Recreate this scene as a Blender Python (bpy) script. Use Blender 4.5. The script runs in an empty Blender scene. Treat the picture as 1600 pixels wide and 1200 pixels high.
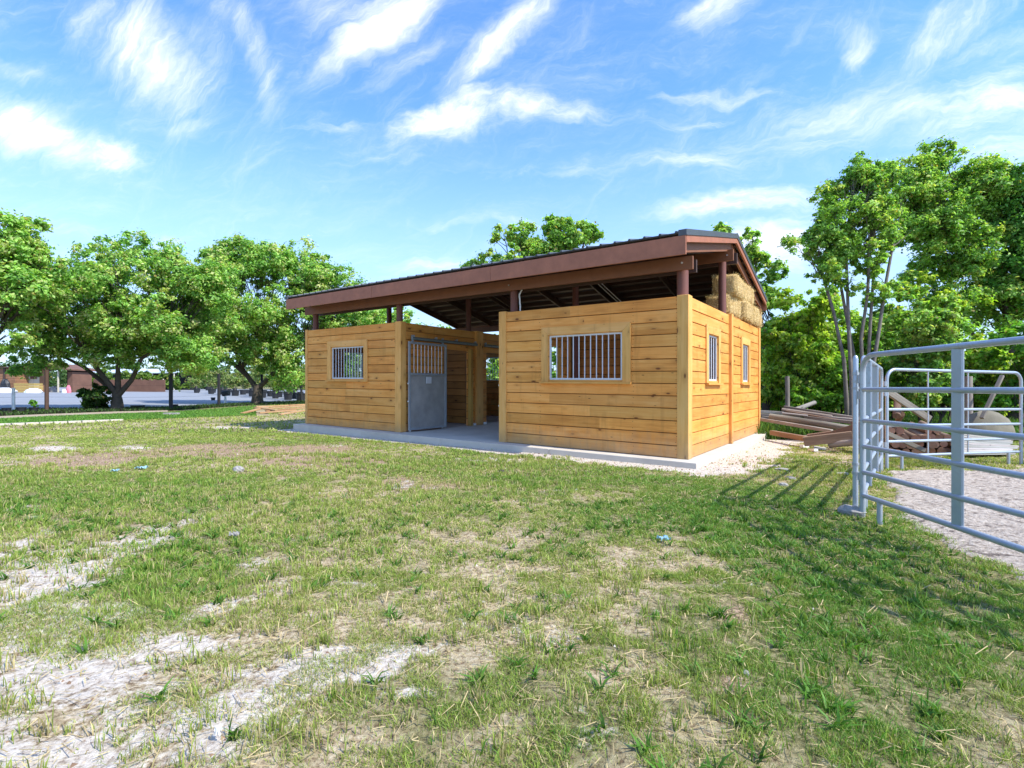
import bpy, math, random
import numpy as np
from mathutils import Vector, Matrix

sc = bpy.context.scene
R = math.radians
random.seed(7)
rng = np.random.default_rng(7)

# ------------------------------------------------------------------ camera
cam = bpy.data.cameras.new('camera'); camo = bpy.data.objects.new('camera', cam)
sc.collection.objects.link(camo); sc.camera = camo
cam.sensor_width = 36; cam.lens = 823 / 1600 * 36
cam.shift_y = 11 / 1600
cam.clip_start = 0.05; cam.clip_end = 3000
camo.location = (0, 0, 1.1); camo.rotation_euler = (R(90), 0, 0)

# frame of the stable: u runs along its front (to the right), v runs into depth
U = Vector((0.8213, -0.5704, 0)); V = Vector((0.5704, 0.8213, 0)); C0 = Vector((2.57, 7.69, 0))
ROT = math.atan2(U.y, U.x)

# ------------------------------------------------------------------ light
SUN_EL = R(48)
sun_h = (U + V * 0.03).normalized()
sun_dir = Vector((sun_h.x * math.cos(SUN_EL), sun_h.y * math.cos(SUN_EL), math.sin(SUN_EL)))
sl = bpy.data.lights.new('sun', 'SUN'); so = bpy.data.objects.new('sun', sl)
sc.collection.objects.link(so)
sl.energy = 2.9; sl.angle = R(0.53); sl.color = (1.0, 0.955, 0.87)
so.rotation_euler = sun_dir.to_track_quat('Z', 'Y').to_euler()
so.location = (12, -8, 14)

sc.view_settings.view_transform = 'Standard'; sc.view_settings.look = 'None'
sc.view_settings.exposure = 1.24; sc.view_settings.gamma = 1
sc.view_settings.use_curve_mapping = False


class NT:
    """small helper to wire node trees"""
    def __init__(s, nt):
        s.nt = nt; s.n = nt.nodes; s.n.clear()

    def add(s, typ, ins=None, **kw):
        nd = s.n.new(typ)
        for k, v in kw.items():
            setattr(nd, k, v)
        for k, v in (ins or {}).items():
            i = nd.inputs[k]
            if isinstance(v, bpy.types.NodeSocket):
                s.nt.links.new(v, i)
            elif isinstance(v, bpy.types.Node):
                s.nt.links.new(v.outputs[0], i)
            else:
                i.default_value = v
        return nd

    def math(s, op, a, b=None, c=None, clamp=False):
        d = {0: a}
        if b is not None: d[1] = b
        if c is not None: d[2] = c
        return s.add('ShaderNodeMath', d, operation=op, use_clamp=clamp).outputs[0]

    def ramp(s, fac, stops, interp='LINEAR'):
        nd = s.add('ShaderNodeValToRGB', {0: fac}); cr = nd.color_ramp; cr.interpolation = interp
        while len(cr.elements) < len(stops): cr.elements.new(0.5)
        for e, (p, c) in zip(cr.elements, stops):
            e.position = p; e.color = (*c, 1) if len(c) == 3 else c
        return nd.outputs[0]

    def mix(s, fac, a, b, blend='MIX'):
        nd = s.add('ShaderNodeMix', data_type='RGBA', blend_type=blend)
        for i, v in ((0, fac), (6, a), (7, b)):
            if isinstance(v, bpy.types.NodeSocket): s.nt.links.new(v, nd.inputs[i])
            else: nd.inputs[i].default_value = v if i == 0 or len(v) == 4 else (*v, 1)
        return nd.outputs[2]

    def rng(s, v, a, b, c=0., d=1., smooth=False):
        nd = s.add('ShaderNodeMapRange', {0: v, 1: a, 2: b, 3: c, 4: d})
        if smooth: nd.interpolation_type = 'SMOOTHSTEP'
        return nd.outputs[0]


# ------------------------------------------------------------------ sky with cirrus
w = bpy.data.worlds.new('World'); sc.world = w; w.use_nodes = True
t = NT(w.node_tree)
sky = t.add('ShaderNodeTexSky', sky_type='NISHITA', sun_disc=False)
sky.sun_elevation = SUN_EL; sky.sun_rotation = math.atan2(sun_h.x, sun_h.y)
sky.air_density = 1.0; sky.dust_density = 0.6; sky.ozone_density = 1.6; sky.altitude = 0
tc = t.add('ShaderNodeTexCoord')
sep = t.add('ShaderNodeSeparateXYZ', {0: tc.outputs['Generated']})
yy = t.math('MAXIMUM', t.math('ABSOLUTE', sep.outputs[1]), 0.15)
P = t.add('ShaderNodeCombineXYZ', {0: t.math('DIVIDE', sep.outputs[0], yy), 1: t.math('DIVIDE', sep.outputs[2], yy)}).outputs[0]
# irregular edges
wn = t.add('ShaderNodeTexNoise', {'Vector': P, 'Scale': 7.0, 'Detail': 4.0, 'Roughness': 0.6})
wv = t.add('ShaderNodeVectorMath', {0: wn.outputs[1], 1: (0.5, 0.5, 0.5)}, operation='SUBTRACT')
wv = t.add('ShaderNodeVectorMath', {0: wv.outputs[0], 'Scale': 0.09}, operation='SCALE')
Pw = t.add('ShaderNodeVectorMath', {0: P, 1: wv.outputs[0]}, operation='ADD').outputs[0]


def wisp(ang, sx, sy, detail, rough, dist=0.3, k=2.0):
    m = t.add('ShaderNodeMapping', {'Vector': Pw, 'Rotation': (0, 0, -R(ang))})
    m2 = t.add('ShaderNodeMapping', {'Vector': m.outputs[0], 'Scale': (sx, sy, 1)})
    return t.add('ShaderNodeTexNoise', {'Vector': m2.outputs[0], 'Scale': 1.0, 'Detail': detail, 'Roughness': rough, 'Distortion': dist}).outputs[0]


def wsp(*a):
    return t.math('MULTIPLY_ADD', wisp(*a), 2.7, -1.35)


N_steep = wsp(58, 2.6, 12, 9, 0.70, .35)
N_diag = wsp(30, 2.4, 11, 9, 0.70, .3)
N_flat = wsp(6, 2.6, 14, 9, 0.71, .3)
N_puff = wsp(15, 7, 14, 10, 0.70, .2)
NOI = {'s': N_steep, 'd': N_diag, 'f': N_flat, 'p': N_puff}
CLOUDS = [  # px, py, half length, half height, tilt, noise, strength
    (228, 80, 150, 95, -38, 's', 1.05), (215, 60, 80, 70, -30, 'p', .7), (395, 75, 120, 34, -72, 's', .75), (345, 20, 90, 40, -30, 's', .5),
    (590, 40, 165, 50, 32, 'd', 1.1), (545, 15, 130, 50, 10, 'd', .7), (775, 65, 150, 38, 47, 's', 1.15), (840, 5, 80, 35, 20, 'd', .8),
    (700, 185, 130, 36, 8, 'p', 1.1), (800, 165, 150, 36, -6, 'p', .95), (900, 178, 110, 20, 4, 'f', .7), (500, 197, 100, 10, 2, 'f', .6),
    (60, 210, 150, 55, -22, 'd', 1.1), (150, 230, 110, 34, -8, 'p', 1.0), (25, 112, 90, 22, -10, 'd', .6), (300, 190, 60, 26, 10, 's', .55),
    (1110, 14, 85, 38, 24, 'd', 1.05), (1335, 72, 62, 30, -62, 's', .62), (1500, 35, 150, 60, 42, 's', .65), (1570, 70, 90, 40, 30, 'd', .6),
    (1400, 185, 270, 62, 6, 'd', .8), (1530, 165, 170, 60, 12, 'f', .8), (1560, 235, 160, 40, 5, 'f', .6), (1140, 147, 150, 16, 0, 'f', .75), (1230, 225, 170, 26, 4, 'f', .6), (640, 90, 120, 24, 30, 'd', .5), (300, 60, 90, 50, -30, 's', .6),
    (1085, 190, 90, 14, 5, 'f', .5), (1150, 318, 165, 32, 5, 'f', .95), (1110, 248, 140, 22, 0, 'f', .5), (900, 262, 90, 16, 4, 'f', .35),
    (1215, 385, 120, 52, 5, 'f', .9), (940, 392, 90, 24, 6, 'f', .75), (800, 350, 190, 11, 0, 'f', .45), (680, 420, 130, 20, 3, 'f', .65),
    (120, 362, 160, 24, -6, 'f', .5), (258, 384, 80, 20, 5, 'p', .55), (470, 455, 200, 40, 0, 'f', .3), (1450, 330, 260, 90, 5, 'f', .6),
]
acc = None
for (px, py, a, b, ang, ty, amp) in CLOUDS:
    cx = (px - 800) / 823; cz = (611 - py) / 823
    m = t.add('ShaderNodeMapping', {'Vector': Pw, 'Location': (cx, cz, 0), 'Rotation': (0, 0, R(ang)), 'Scale': (a / 823, b / 823, 1)}, vector_type='TEXTURE')
    ln = t.add('ShaderNodeVectorMath', {0: m.outputs[0]}, operation='LENGTH').outputs['Value']
    g = t.rng(ln, 0.15, 1.25, amp, 0.0, smooth=True)
    g = t.math('ADD', g, NOI[ty])
    acc = g if acc is None else t.math('MAXIMUM', acc, g)
back = t.rng(N_diag, 0.05, 0.6, 0, 0.7)
isback = t.math('LESS_THAN', sep.outputs[1], 0.0)
acc = t.math('ADD', acc, t.math('MULTIPLY', back, isback))
side = t.rng(t.math('ABSOLUTE', t.math('DIVIDE', sep.outputs[0], yy)), 1.05, 1.8, 0, 1, smooth=True)
acc = t.math('MAXIMUM', acc, t.math('MULTIPLY', back, side))
veil = t.math('MULTIPLY', t.rng(N_flat, -.2, 0.6), 0.07)
cl = t.math('ADD', t.math('POWER', t.rng(acc, 0.0, 1.38, 0.0, 1.0), 1.9), veil, clamp=True)
hs = t.add('ShaderNodeHueSaturation', {'Color': sky.outputs[0], 'Saturation': 1.1, 'Value': 1.12})
# milky air near the horizon
hz = t.rng(sep.outputs[2], 0.0, 0.50, 0.78, 0.0, smooth=True)
skyc = t.mix(hz, t.mix(1.0, hs.outputs[0], (.58, .76, 1.02), 'MULTIPLY'), (2.05, 2.65, 3.45))
col = t.mix(cl, skyc, (4.1, 4.15, 4.25))
bg = t.add('ShaderNodeBackground', {0: col, 1: 0.15})
t.add('ShaderNodeOutputWorld', {0: bg})

# ------------------------------------------------------------------ ground plane maths
GA, GB, GC = -0.0162, -0.01125, 0.00781


def gz(x, y):
    return GA + GB * x + GC * y


def G(px, py, dz=0.0):
    m = (px - 800) / 823; k = (py - 611) / 823
    Y = (1.1 - dz - GA) / (k + GB * m + GC)
    return Vector((m * Y, Y, 1.1 - k * Y))


def at(px, Y, z=None):
    x = (px - 800) / 823 * Y
    return Vector((x, Y, gz(x, Y) if z is None else z))


def ground_at(px, Y):
    return at(px, Y)


# ------------------------------------------------------------------ materials
MATS = {}


def new_mat(name):
    m = bpy.data.materials.new(name); m.use_nodes = True; MATS[name] = m
    return m, NT(m.node_tree)


def attr(t, name):
    return t.add('ShaderNodeAttribute', attribute_name=name)


def wood(name, dark, mid, light, rough=.62, knots=1.0, stain=.25, grain=1.0):
    m, t = new_mat(name)
    wp = attr(t, 'wp').outputs['Vector']
    g1 = t.add('ShaderNodeTexNoise', {'Vector': t.add('ShaderNodeMapping', {'Vector': wp, 'Scale': (1.4, 26, 26)}).outputs[0], 'Scale': 1.0, 'Detail': 6, 'Roughness': .65, 'Distortion': .6})
    g2 = t.add('ShaderNodeTexNoise', {'Vector': t.add('ShaderNodeMapping', {'Vector': wp, 'Scale': (.9, 3.0, 3.0)}).outputs[0], 'Scale': 1.0, 'Detail': 3, 'Roughness': .5})
    f = t.math('ADD', t.math('MULTIPLY', g1.outputs[0], .55 * grain), t.math('MULTIPLY', g2.outputs[0], .55))
    f = t.math('ADD', f, .225 * (1 - grain))
    c = t.ramp(f, [(.33, dark), (.52, mid), (.72, light)])
    # knots
    vm = t.add('ShaderNodeMapping', {'Vector': wp, 'Scale': (3.0, 7.0, 7.0)})
    vo = t.add('ShaderNodeTexVoronoi', {'Vector': vm.outputs[0], 'Scale': 1.0, 'Randomness': 1.0})
    sepc = t.add('ShaderNodeSeparateXYZ', {0: vo.outputs['Color']})
    on = t.math('GREATER_THAN', sepc.outputs[0], 1 - .72 * knots)
    rad = t.rng(sepc.outputs[1], 0, 1, .06, .19)
    kd = t.math('DIVIDE', vo.outputs['Distance'], rad)
    k = t.math('MULTIPLY', t.rng(kd, .45, 1.1, 1, 0, smooth=True), on)
    halo = t.math('MULTIPLY', t.rng(kd, .9, 3.2, .35, 0, smooth=True), on)
    c = t.mix(halo, c, tuple(v * .75 for v in dark))
    c = t.mix(t.math('MULTIPLY', k, .95), c, (dark[0] * .28, dark[1] * .2, dark[2] * .2))
    vm2 = t.add('ShaderNodeMapping', {'Vector': wp, 'Scale': (3.9, 12, 12)})
    vo2 = t.add('ShaderNodeTexVoronoi', {'Vector': vm2.outputs[0], 'Scale': 1.0, 'Randomness': 1.0})
    sp2 = t.add('ShaderNodeSeparateXYZ', {0: vo2.outputs['Color']})
    k2 = t.math('MULTIPLY', t.rng(vo2.outputs['Distance'], .05, .12, 1, 0, smooth=True), t.math('GREATER_THAN', sp2.outputs[0], 1 - .42 * knots))
    c = t.mix(t.math('MULTIPLY', k2, .8), c, (dark[0] * .22, dark[1] * .18, dark[2] * .2))
    # dirt stains
    ob = t.add('ShaderNodeTexCoord').outputs['Object']
    st = t.add('ShaderNodeTexNoise', {'Vector': t.add('ShaderNodeMapping', {'Vector': ob, 'Scale': (1.3, 1.3, .8)}).outputs[0], 'Scale': 1.2, 'Detail': 5, 'Roughness': .6})
    c = t.mix(t.rng(st.outputs[0], .5, .75, 0, stain), c, tuple(v * .55 for v in mid))
    if name in ('pine', 'pine_trim'):
        oz = t.add('ShaderNodeSeparateXYZ', {0: ob}).outputs[2]
        sp = t.add('ShaderNodeTexNoise', {'Vector': t.add('ShaderNodeMapping', {'Vector': ob, 'Scale': (9, 9, 2.5)}).outputs[0], 'Scale': 1.0, 'Detail': 6, 'Roughness': .7})
        sh_ = t.math('SUBTRACT', t.rng(oz, .12, .62, .55, 0), t.rng(sp.outputs[0], .3, .7, .28, 0))
        c = t.mix(t.rng(sh_, 0, .4, 0, .5), c, (.30, .235, .15))
        ru = t.add('ShaderNodeTexNoise', {'Vector': t.add('ShaderNodeMapping', {'Vector': ob, 'Scale': (7, 7, .9)}).outputs[0], 'Scale': 1.0, 'Detail': 5, 'Roughness': .6})
        c = t.mix(t.rng(ru.outputs[0], .56, .72, 0, .38), c, tuple(v * .5 for v in mid))
    c = t.mix(1.0, c, attr(t, 'Col').outputs['Color'], 'MULTIPLY')
    bmp = t.add('ShaderNodeBump', {'Height': g1.outputs[0], 'Strength': .25, 'Distance': .004})
    b = t.add('ShaderNodeBsdfPrincipled', {'Base Color': c, 'Roughness': rough, 'Normal': bmp.outputs[0]})
    b.inputs['Specular IOR Level'].default_value = .3
    t.add('ShaderNodeOutputMaterial', {0: b})
    return m


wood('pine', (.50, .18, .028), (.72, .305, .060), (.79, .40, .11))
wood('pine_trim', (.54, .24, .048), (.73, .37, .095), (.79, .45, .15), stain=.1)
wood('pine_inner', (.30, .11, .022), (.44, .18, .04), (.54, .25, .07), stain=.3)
wood('weathered', (.10, .085, .07), (.23, .195, .16), (.36, .32, .27), rough=.85, knots=.5, stain=.4)
wood('log_brown', (.10, .062, .038), (.20, .125, .078), (.30, .20, .13), rough=.8, knots=.5)
wood('log_end', (.20, .08, .045), (.36, .18, .11), (.46, .28, .19), rough=.85, knots=0, grain=.5)
wood('new_lumber', (0.286, 0.150, 0.061), (0.422, 0.245, 0.116), (0.490, 0.326, 0.184), stain=.15)
wood('grey_plank', (0.245, 0.224, 0.197), (0.374, 0.354, 0.320), (0.462, 0.449, 0.422), rough=.85, knots=.3, stain=.2)


def paint(name, col, rough=.55, bump=.15, var=.12, metallic=0.0, scale=6.0, spec=.4, spots=None):
    m, t = new_mat(name)
    ob = t.add('ShaderNodeTexCoord').outputs['Object']
    if name == 'lot': ob = t.add('ShaderNodeMapping', {'Vector': ob, 'Rotation': (0, 0, .35), 'Scale': (.25, 5, 1)}).outputs[0]
    n = t.add('ShaderNodeTexNoise', {'Vector': ob, 'Scale': scale, 'Detail': 6, 'Roughness': .6})
    n2 = t.add('ShaderNodeTexNoise', {'Vector': ob, 'Scale': scale * 9, 'Detail': 3})
    c = t.mix(n.outputs[0], tuple(v * (1 - var * 1.6) for v in col), tuple(min(1, v * (1 + var)) for v in col))
    if spots:
        c = t.mix(t.math('MULTIPLY', t.rng(n2.outputs[0], .52, .68, 0, .5), t.rng(n.outputs[0], .48, .6, 0, 1)), c, spots)
    r = t.rng(n2.outputs[0], .3, .7, rough - .08, rough + .1)
    b = t.add('ShaderNodeBsdfPrincipled', {'Base Color': c, 'Roughness': r, 'Metallic': metallic})
    if bump > 0:
        bmp = t.add('ShaderNodeBump', {'Height': n2.outputs[0], 'Strength': bump, 'Distance': .004}); t.nt.links.new(bmp.outputs[0], b.inputs['Normal'])
    b.inputs['Specular IOR Level'].default_value = spec
    t.add('ShaderNodeOutputMaterial', {0: b})
    return m


paint('fascia_brown', (.36, .135, .07), var=.26)
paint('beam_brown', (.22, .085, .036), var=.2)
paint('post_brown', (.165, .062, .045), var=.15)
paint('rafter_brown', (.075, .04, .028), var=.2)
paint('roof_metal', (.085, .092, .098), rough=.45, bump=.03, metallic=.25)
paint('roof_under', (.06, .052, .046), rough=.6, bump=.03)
paint('galvanised', (0.375, 0.409, 0.435), rough=.36, bump=.06, var=.18, metallic=.35, scale=9)
paint('galvanised_sheet', (.40, .385, .36), rough=.42, bump=.05, var=.3, metallic=.2, scale=4)
paint('pipe_grey', (.40, .455, .51), rough=.36, bump=0.0, var=.16, metallic=.45, scale=5, spec=.5, spots=(.30, .27, .24))
paint('white_metal', (0.600, 0.615, 0.630), rough=.4, bump=.03, var=.06)
paint('track_metal', (0.203, 0.240, 0.225), rough=.45, bump=.05, metallic=.4)
paint('bolt', (.7, .7, .68), rough=.35, metallic=.6)
paint('white_plastic', (.78, .78, .76), rough=.5)
paint('black_plastic', (.022, .024, .028), rough=.5)
paint('black_post', (.02, .02, .022), rough=.6)
paint('brown_post', (.09, .05, .035), rough=.7)
paint('bark', (.082, .066, .050), rough=.9, bump=.9, var=.5, scale=9)
paint('bark_pale', (.19, .17, .145), rough=.9, bump=.9, var=.5, scale=7)
paint('stone', (0.345, 0.323, 0.292), rough=.9, bump=.7, var=.3, scale=8)
paint('concrete', (.56, .50, .415), rough=.8, bump=.3, var=.2, scale=2.5)
paint('path', (0.375, 0.300, 0.217), rough=.9, bump=.3, var=.15)
paint('lot', (.25, .262, .275), rough=.85, bump=.2, var=.22, scale=.35)
paint('roof_sheet_white', (.62, .70, .78), rough=.4)
paint('rust_red', (.17, .085, .055), rough=.8, var=.35, scale=1.2)
paint('cream', (.55, .50, .38), rough=.8)
paint('shade_black', (.02, .022, .025), rough=.9)  # near-black colour stands in for the shade inside sheds and shelter
paint('orange_board', (.30, .155, .08), rough=.8, var=.3, scale=1.5)
paint('yellow', (.42, .30, .09), rough=.7)
paint('pink', (.65, .2, .25), rough=.7)
paint('blue_litter', (.30, .50, .56), rough=.6)
paint('boulder', (.20, .18, .13), rough=.9, bump=.6, var=.5, scale=2.2)
paint('twine', (.50, .28, .10), rough=.8)


def m_colattr(name, rough=.6, trans=.0, spec=.25, gloss=True):
    m, t = new_mat(name)
    c = attr(t, 'Col').outputs['Color']
    b = t.add('ShaderNodeBsdfPrincipled', {'Base Color': c, 'Roughness': rough})
    b.inputs['Specular IOR Level'].default_value = spec
    out = b
    if trans > 0:
        tr = t.add('ShaderNodeBsdfTranslucent', {0: t.mix(1.0, c, (1.25, 1.3, .55), 'MULTIPLY')})
        out = t.add('ShaderNodeMixShader', {0: trans, 1: b.outputs[0], 2: tr.outputs[0]})
    t.add('ShaderNodeOutputMaterial', {0: out})
    return m


m_colattr('leaf', rough=.5, trans=.52, spec=.35)
m_colattr('blade', rough=.55, trans=.34, spec=.3)
m_colattr('straw', rough=.7, trans=.2, spec=.2)

m, t = new_mat('hay')
ob = t.add('ShaderNodeTexCoord').outputs['Object']
n = t.add('ShaderNodeTexNoise', {'Vector': t.add('ShaderNodeMapping', {'Vector': ob, 'Scale': (9, 40, 40)}).outputs[0], 'Scale': 1.5, 'Detail': 8, 'Roughness': .75, 'Distortion': 1.2})
c = t.ramp(n.outputs[0], [(.36, (.16, .095, .03)), (.5, (.52, .36, .14)), (.62, (.74, .56, .28))])
bmp = t.add('ShaderNodeBump', {'Height': n.outputs[0], 'Strength': .9, 'Distance': .02})
b = t.add('ShaderNodeBsdfPrincipled', {'Base Color': c, 'Roughness': .85, 'Normal': bmp.outputs[0]})
t.add('ShaderNodeOutputMaterial', {0: b})

# ground: vertex masks (R sand, G brown dirt, B green) + fine procedural detail
m, t = new_mat('ground')
msk = t.add('ShaderNodeSeparateColor', {0: attr(t, 'mask').outputs['Color']})
pos = t.add('ShaderNodeNewGeometry').outputs['Position']
nf = t.add('ShaderNodeTexNoise', {'Vector': pos, 'Scale': 38, 'Detail': 7, 'Roughness': .7})
nm = t.add('ShaderNodeTexNoise', {'Vector': pos, 'Scale': 5, 'Detail': 6, 'Roughness': .65})
nb = t.add('ShaderNodeTexNoise', {'Vector': pos, 'Scale': 160, 'Detail': 4, 'Roughness': .7})
sand = t.ramp(nf.outputs[0], [(.34, (.27, .205, .15)), (.48, (.54, .47, .385)), (.66, (.70, .64, .55))])
soil = t.ramp(nf.outputs[0], [(.36, (.15, .10, .055)), (.5, (.42, .33, .20)), (.64, (.62, .52, .36))])
brown = t.ramp(nf.outputs[0], [(.36, (.13, .08, .045)), (.52, (.34, .235, .15)), (.66, (.56, .42, .29))])
under = t.ramp(nf.outputs[0], [(.36, (.045, .05, .018)), (.5, (.19, .175, .07)), (.66, (.36, .31, .17))])
br = t.math('ADD', t.math('MULTIPLY', nm.outputs[0], .5), t.math('MULTIPLY', nf.outputs[0], .5))
edge = t.math('SUBTRACT', br, .5)
sm = t.rng(t.math('ADD', msk.outputs[0], t.math('MULTIPLY', edge, 2.4)), .30, .74, smooth=True)
bm_ = t.rng(t.math('ADD', msk.outputs[1], t.math('MULTIPLY', edge, 1.2)), .38, .7, smooth=True)
gm_ = t.rng(t.math('ADD', msk.outputs[2], t.math('MULTIPLY', edge, 1.2)), .3, .7, smooth=True)
c = t.mix(gm_, soil, under)
c = t.mix(bm_, c, brown)
c = t.mix(sm, c, sand)
vo = t.add('ShaderNodeTexVoronoi', {'Vector': pos, 'Scale': 55})
vs = t.add('ShaderNodeSeparateXYZ', {0: vo.outputs['Color']})
spk = t.math('MULTIPLY', t.math('LESS_THAN', vo.outputs['Distance'], .2), t.math('GREATER_THAN', vs.outputs[0], .72))
c = t.mix(t.math('MULTIPLY', spk, .7), c, (.22, .13, .08))
hgt = t.math('ADD', t.math('MULTIPLY', nf.outputs[0], .7), t.math('MULTIPLY', nb.outputs[0], .35))
bmp = t.add('ShaderNodeBump', {'Height': hgt, 'Strength': .8, 'Distance': .025})
b = t.add('ShaderNodeBsdfPrincipled', {'Base Color': c, 'Roughness': .92, 'Normal': bmp.outputs[0]})
b.inputs['Specular IOR Level'].default_value = .15
t.add('ShaderNodeOutputMaterial', {0: b})

m, t = new_mat('arena_sand')
pos = t.add('ShaderNodeNewGeometry').outputs['Position']
nf = t.add('ShaderNodeTexNoise', {'Vector': pos, 'Scale': 26, 'Detail': 7, 'Roughness': .72})
nm = t.add('ShaderNodeTexNoise', {'Vector': t.add('ShaderNodeMapping', {'Vector': pos, 'Scale': (7, 11, 7)}).outputs[0], 'Scale': 1, 'Detail': 5, 'Roughness': .7})
c = t.ramp(nf.outputs[0], [(.36, (.25, .19, .14)), (.5, (.54, .45, .36)), (.64, (.68, .60, .50))])
c = t.mix(t.rng(nm.outputs[0], .55, .62, 0, .85), c, (.12, .088, .07))
bmp = t.add('ShaderNodeBump', {'Height': t.math('ADD', nf.outputs[0], nm.outputs[0]), 'Strength': 1.0, 'Distance': .05})
b = t.add('ShaderNodeBsdfPrincipled', {'Base Color': c, 'Roughness': .95, 'Normal': bmp.outputs[0]})
t.add('ShaderNodeOutputMaterial', {0: b})


# ------------------------------------------------------------------ object helpers
def tag(o, label=None, cat=None, group=None, kind=None):
    if label: o['label'] = label
    if cat: o['category'] = cat
    if group: o['group'] = group
    if kind: o['kind'] = kind
    return o


def empty(name, loc=(0, 0, 0), rz=0.0, **kw):
    o = bpy.data.objects.new(name, None); sc.collection.objects.link(o)
    o.location = loc; o.rotation_euler = (0, 0, rz); o.empty_display_size = .2
    return tag(o, **kw)


def mesh_np(name, verts, quads=None, tris=None, mat=None, parent=None, col=None, wp=None, mask=None, smooth=False, **kw):
    me = bpy.data.meshes.new(name)
    verts = np.asarray(verts, np.float32)
    me.vertices.add(len(verts)); me.vertices.foreach_set('co', verts.ravel())
    li, ls, lt, o = [], [], [], 0
    for f, k in ((quads, 4), (tris, 3)):
        if f is not None and len(f):
            f = np.asarray(f, np.int32)
            li.append(f.ravel()); ls.append(np.arange(len(f), dtype=np.int32) * k + o)
            lt.append(np.full(len(f), k, np.int32)); o += f.size
    li = np.concatenate(li); ls = np.concatenate(ls); lt = np.concatenate(lt)
    me.loops.add(len(li)); me.loops.foreach_set('vertex_index', li)
    me.polygons.add(len(ls)); me.polygons.foreach_set('loop_start', ls); me.polygons.foreach_set('loop_total', lt)
    if smooth: me.polygons.foreach_set('use_smooth', np.ones(len(ls), bool))
    me.update(calc_edges=True)
    for nm, dat in (('Col', col), ('mask', mask)):
        if dat is not None:
            a = me.attributes.new(nm, 'FLOAT_COLOR', 'POINT')
            d = np.ones((len(verts), 4), np.float32); d[:, :3] = dat
            a.data.foreach_set('color', d.ravel())
    if wp is not None:
        a = me.attributes.new('wp', 'FLOAT_VECTOR', 'POINT'); a.data.foreach_set('vector', np.asarray(wp, np.float32).ravel())
    if mat: me.materials.append(MATS[mat])
    ob = bpy.data.objects.new(name, me); sc.collection.objects.link(ob)
    if parent: ob.parent = parent
    return tag(ob, **kw)


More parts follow.
